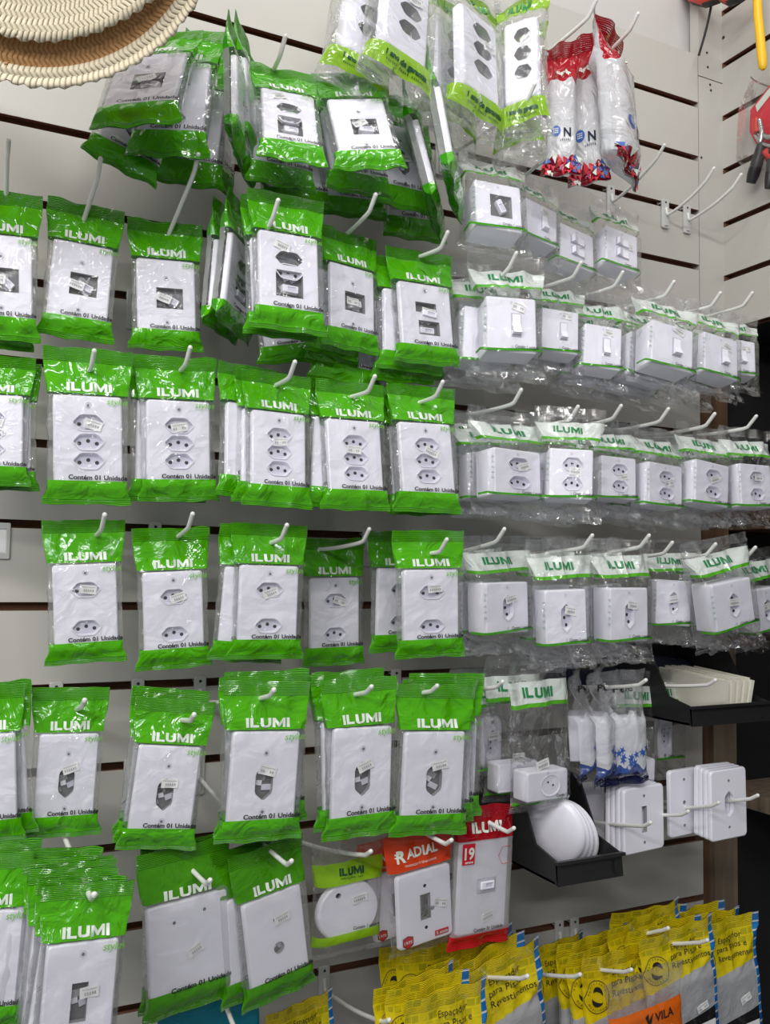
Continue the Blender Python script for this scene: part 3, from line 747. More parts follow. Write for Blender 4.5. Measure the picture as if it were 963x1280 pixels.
NAMES = dict(tri='outlet_packet', dbl='outlet_packet', hexv='plate_packet', sq='plate_packet', c1='plate_packet', c3='plate_packet', rect='plate_packet', round1='plate_packet', wide='plate_packet',
             rock='switch_packet', rock2='switch_packet', out2='outlet_packet', out1='outlet_packet', hole='outlet_box_packet', small='outlet_packet', oval='outlet_packet', strip='plate_packet', round='round_plate_packet',
             rad='plate_packet', red='plate_packet', perla='outlet_packet', rw='product_packet', yel='tile_spacer_bag', org='tile_spacer_bag', teal='product_packet')
def instance(kind, seed, T, B, wpx, yaw, label, group, cat='packet', bare=False):
    """packet from top centre T to bottom centre B"""
    Wn, Hn, parts = parts_of(kind, seed)
    up = (T - B); Lh = up.length; up.normalize()
    X = Vector((math.cos(yaw), math.sin(yaw), 0)); X = (X - up * X.dot(up)).normalized(); Y = up.cross(X)
    c = (T + B) / 2
    if wpx:
        a = proj(c - X * .5 * Wn)[0]; b = proj(c + X * .5 * Wn)[0]; ws = max(.72, min(1.25, wpx / abs(b - a)))
    else: ws = Lh / Hn
    hs = Lh / Hn; ds = (ws * hs) ** .5
    e = bpy.data.objects.new(NAMES[kind], None); COL.objects.link(e); e.empty_display_size = .02
    M = Matrix((X, Y, up)).transposed().to_4x4(); M.translation = B
    e.matrix_world = M @ Matrix.Diagonal((ws, ds, hs, 1))
    tag(e, label, cat, group)
    for (nm, me, loc, rot, kids) in parts:
        if bare and nm in ('price_sticker', 'loose_insert', 'switch_module'): continue
        o = link(nm, me, e, loc); o.rotation_euler = rot
        if not bare:
            for (n2, m2, l2, r2) in kids:
                k = link(n2, m2, o, l2); k.rotation_euler = r2
    return e
ALLP = []
def packet(kind, u1, v1, u2, v2, wpx, h, label, dh=0.0, yaw=0.0, behind=0, bdir=(0, 0), group=None, cat='packet', gap=None, seed=None):
    sd = seed if seed is not None else int(u1 * 7 + v1 * 3) & 1023
    if kind in ('tri', 'dbl', 'sq', 'c1', 'c3', 'hexv') and abs(yaw) < 30: yaw -= 5
    if kind in ('rock', 'rock2', 'out2', 'out1', 'hole'): v1 += 9 * (762 - v1) / 420; v2 += 9 * (762 - v2) / 420
    T = P(u1, v1, h); B = P(u2, v2, h + dh)
    instance(kind, sd, T, B, wpx, math.radians(yaw), label, group, cat)
    if gap is None: gap = .045 if kind in ('rock', 'out2', 'out1', 'small') else {'strip': .034, 'yel': .019}.get(kind, .0135)
    if kind in ('rock', 'out2', 'out1'): behind = min(behind, 2 if (h > .21 and kind == 'rock') else 1); bdir = (bdir[0], bdir[1] * .4)
    rnd = random.Random(sd)
    rank = ('directly', 'second', 'third', 'fourth', 'fifth', 'sixth')
    short = label.split(' with ')[0] if False else label
    for k in range(behind):
        off = Vector((bdir[0] * (k + 1) + rnd.uniform(-.006, .006), gap * (k + 1), bdir[1] * (k + 1) + rnd.uniform(-.004, .004)))
        o2 = Vector((rnd.uniform(-.010, .010), 0, 0))
        yw = yaw + rnd.uniform(-7, 7)
        core = label if len(label.split()) <= 11 else ' '.join(label.split()[:11])
        instance(kind, sd + k + 1, T + off, B + off + o2, wpx and wpx * .97, math.radians(yw),
                 '%s behind the %s' % (('next packet', 'third packet back', 'fourth packet back', 'fifth packet back', 'sixth packet back')[k], core), (group or 'packets hanging behind the front ones'), cat, bare=False)

# ------------------------------------------------------------------ the room
GZ = [ZC + .850 - .1 * k for k in range(17)]       # groove centres
XL, XR, XC = -.75, 1.212, 1.273
def build_room():
    mb = MB()
    zt = ZC + .944; zb = GZ[-1] - .09
    edges = [zt] + [z for g in GZ for z in (g + .0052, g - .0052)] + [zb]
    for i in range(0, len(edges), 2):
        z1, z0 = edges[i], edges[i + 1]; w = XR - XL; cx = (XR + XL) / 2; cz = (z1 + z0) / 2; h = z1 - z0
        mb.box((cx, .0004, cz), (w, .0008, h), WHITE)                 # laminate skin
        mb.box((cx, .0045, cz), (w - .0005, .0074, h - .0004), CORE)
        mb.box((cx, .0125, cz), (w - .001, .0090, h - .014), CORE)    # under-cut of the groove
    mb.box(((XR + XL) / 2, .0205, (zt + zb) / 2), (XR - XL, .007, zt - zb), CORE)
    tag(link('wall_back', mb.mesh('wall_back', smooth=False)), 'white slatted display board wall with brown grooves', kind='structure')
    mb = MB(); mb.box(((XL + 1.24) / 2, .045, zt + .3), (1.24 - XL, .03, .75), PAINT)
    tag(link('wall_upper', mb.mesh('wall_upper', smooth=False)), 'plain white wall above the slatted board', kind='structure')
    # corner post: white facing, upper and lower length, screws, then bare wood
    mb = MB(); zs = ZC + .905; zl = ZC + .36
    mb.box(((XR + XC) / 2 + .001, .010, (zs + zl) / 2), (XC - XR - .002, .020, zs - zl), WHITE)
    mb.box(((XR + XC) / 2 + .001, .010, zs + .25), (XC - XR - .002, .020, .496), WHITE)
    for (px, py) in ((884, 66), (885, 84), (888, 106), (889, 113), (877, 197)):
        p = P(px, py, 0); mb.tube([(p.x, -.0008, p.z), (p.x, .004, p.z)], .0022, BLR, 8)
    tag(link('trim_1', mb.mesh('trim_1', smooth=False)), 'white corner post with screws beside slatted board', kind='structure')
    mb = MB(); mb.box((1.262, .035, ZC + .36 - .6), (.066, .04, 1.2), WOOD)
    tag(link('trim_2', mb.mesh('trim_2', smooth=False)), 'bare brown wooden post below the white corner post', kind='structure')
    mb = MB(); mb.box((1.272, .018, ZC - .42), (.055, .025, .62), WOODL)
    tag(link('trim_3', mb.mesh('trim_3', smooth=False)), 'pale wooden post lower in the corner', kind='structure')
    # right wall of slat board, facing -X
    mb = MB(); yl = -1.0; g0 = ZC + .9393; zb = ZC + .445
    gs = [g0 + .1 * k for k in range(3, 0, -1)] + [g0 - .1 * k for k in range(0, 5)]
    edges = [g0 + .36] + [z for g in gs for z in (g + .0052, g - .0052)] + [zb]
    for i in range(0, len(edges), 2):
        z1, z0 = edges[i], edges[i + 1]; cz = (z1 + z0) / 2; h = z1 - z0
        mb.box((XC + .0004, yl / 2, cz), (.0008, -yl, h), WHITE)
        mb.box((XC + .0045, yl / 2, cz), (.0074, -yl, h - .0004), CORE)
        mb.box((XC + .0125, yl / 2, cz), (.009, -yl, h - .014), CORE)
    mb.box((XC + .0205, yl / 2, (edges[0] + zb) / 2), (.007, -yl, edges[0] - zb), CORE)
    mb.box((XC + .012, .004, (edges[0] + zb) / 2), (.022, .008, edges[0] - zb), CORE)
    p = PX(905, 47, XC); mb.tube([(XC - .001, p.y, p.z), (XC + .003, p.y, p.z)], .003, BLR, 8)
    tag(link('wall_right', mb.mesh('wall_right', smooth=False)), 'white slatted board on the side wall', kind='structure')
    # dark shelving recess under the right slat board
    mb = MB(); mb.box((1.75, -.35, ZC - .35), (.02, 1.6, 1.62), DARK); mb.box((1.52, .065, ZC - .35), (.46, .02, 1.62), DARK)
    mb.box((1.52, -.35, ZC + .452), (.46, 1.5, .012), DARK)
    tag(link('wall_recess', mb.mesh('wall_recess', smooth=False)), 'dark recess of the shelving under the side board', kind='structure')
build_room()
def shelf(name, x0, x1, y0, y1, z, t, m, label):
    mb = MB(); mb.box(((x0 + x1) / 2, (y0 + y1) / 2, z - t / 2), (x1 - x0, y1 - y0, t), m)
    tag(link(name, mb.mesh(name, smooth=False)), label, 'shelf')
zA = PX(940, 648, 1.31).z; zB = PX(940, 998, 1.31).z
shelf('wooden_shelf', 1.30, 1.74, -.9, .05, zA + .015, .035, WOOD, 'upper brown wooden shelf in the dark recess beside the outlet boxes')
shelf('wooden_shelf', 1.30, 1.74, -.9, .05, zB + .012, .028, WOODL, 'lower pale wooden shelf in the dark recess beside the loose plates')

# ------------------------------------------------------------------ hooks
HGZ = GZ
def hook(tx, ty, h, label=None, rise=.016, run=.018, start=None, clip=False, r=.0026):
    if ty > 700: rise = .009; run = .015
    tip = P(tx, ty, h)
    bend = tip + Vector((0, run, -rise))
    if start: s = P(start[0], start[1], start[2]); base = bend + (s - bend) * (-bend.y / (s.y - bend.y))
    else: base = Vector((bend.x, 0, bend.z - (.004 if ty > 780 else .022)))
    base.x = max(bend.x - .03, min(bend.x + .03, base.x)); base.z = max(bend.z - .08, min(bend.z + .004, base.z)); base.y = -.004
    if ty > 1100 and tx > 600: base.z = bend.z - .06
    nz = min(HGZ, key=lambda z: abs(z - .022 - base.z)) - .022
    if abs(nz - base.z) < .05: base.z += (nz - base.z) if abs(nz - base.z) < .04 else (nz - base.z) * .7
    gz = min([z for z in HGZ if z >= base.z + .016] or [HGZ[0]])
    e = bpy.data.objects.new('display_hook', None); COL.objects.link(e); e.location = (base.x, 0, gz)
    tag(e, label, 'hook', 'white wire hooks clipped into the slatted board')
    # plate clipped into groove
    mb = MB(); slab(mb, rrect(0, -.018, .016, .052, .003), -.0045, -.0010, CLIPM, bev=.0008)
    mb.box((0, .004, .0015), (.014, .013, .0022), CLIPM); mb.box((0, .0095, .004), (.014, .002, .006), CLIPM)
    disc(mb, 0, .002, .002, -.0048, HOLE); mb.box((0, -.0055, -.026), (.006, .0025, .028), CLIPM)
    link('bracket', mb.mesh('bracket', smooth=False), e, (0, 0, 0))
    mb = MB(); o = Vector((base.x, 0, gz)); b0 = Vector((0, -.006, base.z - gz))
    mid = bend - o; pts = [Vector((0, -.0055, -.008)), b0 + Vector((0, 0, .004)), b0 + Vector((0, -.003, .0005)), b0 + Vector((0, -.008, 0))]
    q0 = pts[-1]
    for k in range(1, 9):
        t = k / 9; pts.append(q0.lerp(mid, t) + Vector((0, 0, -.004 * math.sin(PI * t))))
    tl = tip - o
    pts += [mid.lerp(q0, .03), mid + (tl - mid) * .12, mid.lerp(tl, .5), tl]
    mb.tube(pts, r, WIRE, 10)
    # rounded end
    d = (tl - mid).normalized(); mb.tube([tl - d * .001, tl + d * .0012, tl + d * .0022], r, WIRE, 10, taper=[r, r * .8, r * .3])
    link('wire', mb.mesh('wire'), e, (0, 0, 0))
    return e

# ------------------------------------------------------------------ green headed packets
g = 'green-headed packets'
# second row, left
packet('sq', 3, 238, 0, 425, 104, .15, 'green packet of a square-hole plate cut off by the left edge, upper left', yaw=3, behind=1, bdir=(-.004, -.004))
packet('sq', 109, 255, 94, 424, 99, .13, 'tilted green packet of a square-hole plate with a loose switch module', yaw=2, dh=.0)
packet('sq', 207, 277, 208, 438, 96, .12, 'small upright green packet of a square-hole plate, below the straw hats', yaw=0)
# third row, left
packet('tri', -8, 444, -15, 607, 110, .13, 'triple outlet packet cut off by the left edge', yaw=-4, behind=1, bdir=(.004, .0))
packet('tri', 111, 436, 109, 631, 113, .16, 'bright green triple outlet packet, leftmost whole one of its row', yaw=4)
packet('tri', 220, 446, 224, 627, 104, .15, 'green triple outlet packet with shiny creased header, third from the left edge', yaw=4, behind=1, bdir=(-.002, -.002))
# fourth row
packet('dbl', 105, 650, 108, 829, 105, .13, 'double outlet packet with pink-edged price sticker, leftmost of its row', yaw=3)
packet('dbl', 214, 660, 218, 836, 98, .13, 'double outlet packet with crooked price sticker hanging low on its hook', yaw=3)
packet('dbl', 338, 655, 332, 824, 96, .17, 'double outlet packet in front of a darker one, middle of its row', yaw=4, behind=1, bdir=(-.010, -.004))
packet('dbl', 417, 673, 417, 832, 80, .07, 'dark shaded double outlet packet hanging close to the board', yaw=6)
packet('dbl', 499, 664, 499, 815, 76, .10, 'shaded double outlet packet half hidden by the rightmost double outlet packet', yaw=4)
packet('dbl', 536, 663, 538, 822, 90, .19, 'bright double outlet packet at the right end of its row', yaw=2, dh=.0)
# fifth row
packet('hexv', -18, 857, -16, 1054, 100, .20, 'green packet cut off by the left edge, lower left', yaw=-3, behind=1, bdir=(.012, .002))
packet('hexv', 90, 859, 78, 1046, 98, .18, 'packet of a hexagonal-hole plate hanging alone in front of bare board', yaw=3)
packet('hexv', 221, 874, 195, 1062, 102, .23, 'packet of a hexagonal-hole plate leaning left over two others', yaw=4, behind=2, bdir=(.0, .004))
packet('hexv', 336, 852, 323, 1052, 110, .25, 'largest green packet of a hexagonal-hole plate, beneath a black striped insert', yaw=5, behind=2, bdir=(.003, .003))
packet('hexv', 450, 847, 451, 1046, 96, .24, 'upright packet of a hexagonal-hole plate with crooked sticker at the hole', yaw=4, behind=2, bdir=(-.004, .004))
packet('hexv', 547, 856, 535, 1044, 98, .24, 'packet of a hexagonal-hole plate, rightmost green one of its row', yaw=4, behind=2, bdir=(.012, .006))
# sixth row
packet('hexv', -8, 1068, -20, 1290, 106, .27, 'green packet in the lower left corner cut off by the left edge', yaw=-3, behind=2, bdir=(.005, .003))
packet('rect', 112, 1103, 88, 1338, 118, .33, 'brightly lit green packet of a slot-hole plate, front of a thick fan', yaw=3, behind=5, bdir=(-.004, .0035), gap=.012)
packet('wide', 230, 1056, 238, 1262, 118, .22, 'wide dark green packet of a blank square plate with two holes', yaw=8, behind=1, bdir=(.006, .004))
packet('round1', 333, 1057, 350, 1247, 94, .22, 'dark green packet of a plate with one round hole', yaw=12, behind=1, bdir=(-.010, .004))
# centre, second row
packet('c1', 358, 243, 361, 415, 97, .21, 'green packet showing an outlet and a switch through two holes', dh=.02, yaw=4, behind=1, bdir=(-.006, -.004))
packet('c1', 308, 262, 290, 415, 44, .14, 'green packet turned edge-on left of the outlet and switch packet', yaw=52, behind=1, bdir=(-.014, .0))
packet('sq', 437, 291, 439, 438, 72, .16, 'dull green packet with a tilted module in a square hole', dh=.02, yaw=12, behind=2, bdir=(-.008, -.008))
packet('c3', 524, 314, 535, 456, 84, .17, 'green packet of a plate with two rectangular openings', dh=.02, yaw=6, behind=2, bdir=(-.012, -.010))
packet('sq', 352, 330, 372, 452, 100, .10, 'crumpled green packet hanging low beneath the outlet and switch packet', dh=.04, yaw=-14)
packet('hexv', 420, 345, 432, 482, 92, .10, 'crumpled green packet sagging beneath the tilted module packet', dh=.05, yaw=10)
packet('sq', 495, 345, 520, 474, 78, .08, 'dark crumpled green packet sagging beneath the two-opening plate packet', dh=.03, yaw=10)
# centre, third row
packet('tri', 347, 466, 347, 634, 88, .18, 'triple outlet packet, leftmost of the centre three', dh=.02, yaw=6, behind=2, bdir=(-.010, .004))
packet('tri', 438, 478, 445, 638, 88, .18, 'triple outlet packet, middle of the centre three', dh=.02, yaw=4, behind=2, bdir=(-.004, .003))
packet('tri', 527, 482, 535, 641, 86, .18, 'triple outlet packet, rightmost of the centre three', dh=.02, yaw=4, behind=2, bdir=(-.004, .002))
# top
packet('sq', 202, 42, 169, 157, 112, .15, 'green packet leaning out under the straw hats, front of its bunch', dh=.09, yaw=-28)
packet('dbl', 234, 38, 209, 196, 104, .12, 'green packet sticking out below the leaning front packet', dh=.07, yaw=-20)
packet('hexv', 196, 86, 148, 212, 92, .10, 'rolled green packet poking out lower left of the leaning bunch', dh=.06, yaw=12)
packet('dbl', 252, 62, 232, 232, 96, .07, 'green packet hanging lowest beneath the leaning bunch', dh=.05, yaw=-8)
packet('sq', 262, 70, 262, 222, 60, .06, 'dark green packet right of the leaning bunch under the hats', dh=.03, yaw=42)
packet('c1', 354, 86, 366, 202, 88, .19, 'green packet showing an outlet over a switch, left of the centre top pair', dh=.07, yaw=-3)
packet('sq', 345, 92, 352, 234, 88, .13, 'green packet second on the hook of the centre top pair', dh=.05, yaw=2)
packet('sq', 300, 62, 302, 205, 40, .15, 'green packet turned edge-on, left of the centre top pair', dh=.04, yaw=60)
packet('sq', 312, 58, 320, 212, 44, .11, 'second edge-on green packet nearer the board, centre top', dh=.04, yaw=56)
packet('hexv', 350, 130, 372, 262, 92, .07, 'dark green packet hanging lowest under the centre top pair', dh=.05, yaw=0)
packet('sq', 434, 92, 464, 212, 92, .20, 'green packet with a dark open socket hole, right of the centre top pair', dh=.06, yaw=-12)
packet('sq', 425, 105, 450, 243, 84, .14, 'green packet showing only its foot under the dark open hole packet', dh=.05, yaw=4)
packet('sq', 420, 140, 445, 272, 84, .08, 'dark green packet at the back under the dark open hole packet', dh=.04, yaw=4)
packet('hexv', 490, 118, 508, 262, 76, .10, 'shaded green packet behind the edge-on ones, top centre', dh=.05, yaw=6)
packet('hexv', 498, 150, 520, 300, 80, .06, 'lowest shaded green packet behind the edge-on ones, top centre', dh=.04, yaw=4)
packet('sq', 510, 130, 548, 278, 44, .16, 'edge-on green packet, left one of the two under the clear strips', dh=.04, yaw=56)
packet('sq', 540, 92, 570, 248, 42, .19, 'edge-on green packet with grey print, right one under the clear strips', dh=.05, yaw=54)

# ------------------------------------------------------------------ clear packets, top
packet('strip', 508, -62, 494, 122, 92, .20, 'clear packet of a three-opening plate with lime foot band, left of three', dh=.06, yaw=14, behind=1, bdir=(-.030, .004), cat='packet')
packet('strip', 452, -50, 462, 128, 50, .12, 'clear lime-banded packet seen edge-on behind the left three-opening plate', dh=.04, yaw=-40)
packet('strip', 588, -18, 594, 172, 78, .18, 'clear three-opening plate packet turned left, middle of three', dh=.05, yaw=18, behind=1, bdir=(-.020, .006))
packet('strip', 652, -12, 656, 178, 72, .19, 'clear three-opening plate packet turned right, beside the red-topped bags', dh=.05, yaw=-52, behind=1, bdir=(.022, -.014))
packet('hole', 614, 178, 618, 312, 82, .17, 'clear packet of a white box with a dark square opening', dh=.04, yaw=-10)
packet('rock', 668, 212, 667, 318, 56, .15, 'clear switch box packet squeezed right of the dark square opening one', dh=.03, yaw=6)
packet('rock2', 710, 243, 712, 350, 60, .14, 'clear packet of a double rocker box, left of the upper pair', dh=.03, yaw=6)
packet('rock2', 769, 245, 768, 352, 56, .14, 'clear packet of a double rocker box, right of the upper pair', dh=.03, yaw=0)
# red-topped bags
packet('rw', 702, 55, 702, 222, 50, .20, 'red-topped white bag, leftmost of three on one hook', dh=.05, yaw=-42)
packet('rw', 728, 46, 738, 232, 52, .17, 'red-topped white bag, middle of three on one hook', dh=.05, yaw=-54)
packet('rw', 762, 30, 780, 220, 66, .22, 'red-topped white bag with blue round mark, rightmost of three', dh=.05, yaw=30)
# single rocker row
R1 = 'clear packets of single switch boxes'
packet('rock', 634, 309, 634, 470, 88, .20, 'single switch box packet, leftmost and largest of its row', dh=.02, yaw=-16, behind=2, bdir=(-.004, -.012))
packet('rock', 594, 320, 594, 462, 52, .12, 'clear packet mostly hidden at the left end of the switch row', dh=.02, yaw=-20)
packet('rock', 697, 338, 693, 462, 66, .16, 'single switch box packet, second from left in its row', dh=.02, yaw=-14, behind=1, bdir=(.004, -.012))
packet('rock', 751, 358, 746, 482, 66, .18, 'single switch box packet, middle of its row', dh=.02, yaw=-16, behind=2, bdir=(.004, -.008))
packet('rock', 792, 372, 790, 488, 46, .12, 'half hidden switch packet behind the one with dark side print', dh=.02, yaw=-8, behind=1, bdir=(.0, -.008))
packet('rock', 834, 358, 828, 482, 74, .22, 'single switch box packet with small dark print down its side', dh=.02, yaw=-6, behind=2, bdir=(.002, -.012))
packet('rock', 892, 374, 890, 490, 60, .20, 'single switch box packet, second from the right of its row', dh=.02, yaw=-2, behind=2, bdir=(.0, -.012))
packet('rock', 918, 384, 919, 484, 42, .16, 'single switch box packet at the right end before the dark recess', dh=.02, yaw=-14)
# double outlet row
packet('out2', 636, 508, 636, 645, 84, .20, 'two-outlet box packet, leftmost whole one of its row', dh=.01, yaw=4, behind=2, bdir=(-.002, -.008))
packet('out2', 590, 508, 594, 628, 46, .12, 'clear outlet packet half hidden at the left end of its row', dh=.01, yaw=-10)
packet('out2', 714, 504, 708, 650, 78, .23, 'two-outlet box packet with a shiny pleated top and flat label', dh=.01, yaw=-24, behind=2, bdir=(.004, -.006))
packet('out2', 766, 522, 766, 645, 62, .18, 'two-outlet box packet, middle of its row', dh=.01, yaw=-8, behind=2, bdir=(.0, -.008))
packet('out2', 822, 530, 820, 655, 60, .19, 'two-outlet box packet, third from the right of its row', dh=.01, yaw=2, behind=2, bdir=(-.002, -.008))
packet('out2', 880, 528, 878, 653, 60, .20, 'two-outlet box packet, second from the right of its row', dh=.01, yaw=0, behind=2, bdir=(-.002, -.008))
packet('out2', 932, 530, 936, 656, 56, .21, 'two-outlet box packet, rightmost of its row', dh=.01, yaw=-4, behind=1, bdir=(-.006, -.006))
# single outlet row
packet('out1', 621, 668, 624, 818, 76, .18, 'single-outlet box packet, leftmost whole one of its row', yaw=6, behind=1, bdir=(-.012, .0))
packet('out1', 700, 672, 702, 836, 74, .22, 'single-outlet box packet hanging lowest in its row', yaw=-15, behind=1, bdir=(.012, .006))
packet('out1', 776, 672, 776, 830, 68, .23, 'single-outlet box packet with its sticker across the pins', yaw=-4, behind=1, bdir=(-.006, .004))
packet('out1', 838, 672, 836, 806, 58, .17, 'single-outlet box packet tucked back between two others', yaw=-22)
packet('out1', 868, 676, 866, 808, 52, .15, 'single-outlet packet behind the big tilted one', yaw=-10)
packet('out1', 893, 670, 912, 810, 70, .24, 'tilted single-outlet box packet, largest at the right of its row', yaw=-2)
packet('out1', 940, 684, 950, 812, 56, .19, 'single-outlet box packet cut off by the right edge', yaw=4, behind=1, bdir=(.004, .004))
# shaded row
packet('oval', 606, 835, 604, 985, 62, .14, 'clear packet of an oval surface outlet in the shade', yaw=10, behind=1, bdir=(.012, .0))
packet('small', 676, 826, 676, 1012, 76, .22, 'clear packet of a wide low outlet box above the black bin', yaw=4, behind=1, bdir=(-.010, .006))
packet('perla', 722, 838, 730, 968, 46, .17, 'white and blue packet seen edge-on, left of three', yaw=48)
packet('perla', 748, 836, 752, 974, 48, .18, 'white and blue packet seen edge-on, middle of three', yaw=44)
packet('perla', 778, 838, 782, 980, 62, .19, 'white and blue packet facing out, right of three', yaw=-8)
packet('small', 800, 838, 792, 988, 62, .14, 'rumpled clear packet with green foot, right of the blue packets', yaw=-14)
packet('oval', 826, 836, 826, 972, 44, .09, 'dim clear packet of an oval outlet nearest the board', yaw=-16)
# bottom row odd packets
packet('round', 438, 1046, 431, 1192, 94, .18, 'clear packet of a round white plate with lime label', yaw=6)
packet('rad', 524, 1038, 530, 1186, 84, .21, 'white slot plate packet with orange-red header and maroon shield mark', yaw=8)
packet('rad', 486, 1046, 498, 1176, 78, .16, 'dark-backed packet half hidden behind the orange-red headed one', yaw=2)
packet('red', 607, 1006, 598, 1182, 76, .20, 'red-headed packet of a white plate with red foot band', yaw=8)

# ------------------------------------------------------------------ yellow bags
packet('yel', 560, 1236, 560, 1460, 104, .27, 'yellow tile spacer bag lowest at the bottom edge, left bunch front', yaw=6, behind=2, bdir=(-.012, .004))
packet('yel', 622, 1196, 640, 1400, 112, .22, 'yellow tile spacer bag with grey lower half, second bunch front', yaw=10, behind=2, bdir=(-.008, .003))
packet('yel', 545, 1182, 545, 1380, 96, .13, 'yellow spacer bag at the back of the left bunch', yaw=-8, behind=1, bdir=(-.018, .0))
packet('yel', 690, 1178, 700, 1360, 84, .14, 'shaded yellow spacer bag hanging alone between two bunches', yaw=6)
packet('yel', 776, 1186, 776, 1390, 92, .21, 'yellow spacer bag behind the orange card packet', yaw=4, behind=2, bdir=(-.006, .003))
packet('yel', 848, 1158, 858, 1330, 92, .22, 'yellow spacer bag with white glare and barcode label', yaw=4, behind=2, bdir=(-.010, .003))
packet('yel', 812, 1135, 815, 1300, 92, .12, 'yellow spacer bag high up in front of the bare board', yaw=-6, behind=0, bdir=(-.010, .0))
packet('yel', 905, 1150, 916, 1330, 84, .18, 'yellow spacer bag, rightmost bunch front', yaw=0, behind=2, bdir=(-.012, .003))
packet('yel', 376, 1252, 384, 1440, 84, .14, 'yellow spacer bag peeking out below the round-hole plate packet', yaw=12)
packet('teal', 262, 1248, 280, 1420, 128, .15, 'teal and white packet peeking out below the wide green packet', yaw=6)
packet('org', 806, 1214, 812, 1370, 98, .30, 'clear packet with an orange spacer card in front of yellow bags', yaw=4)

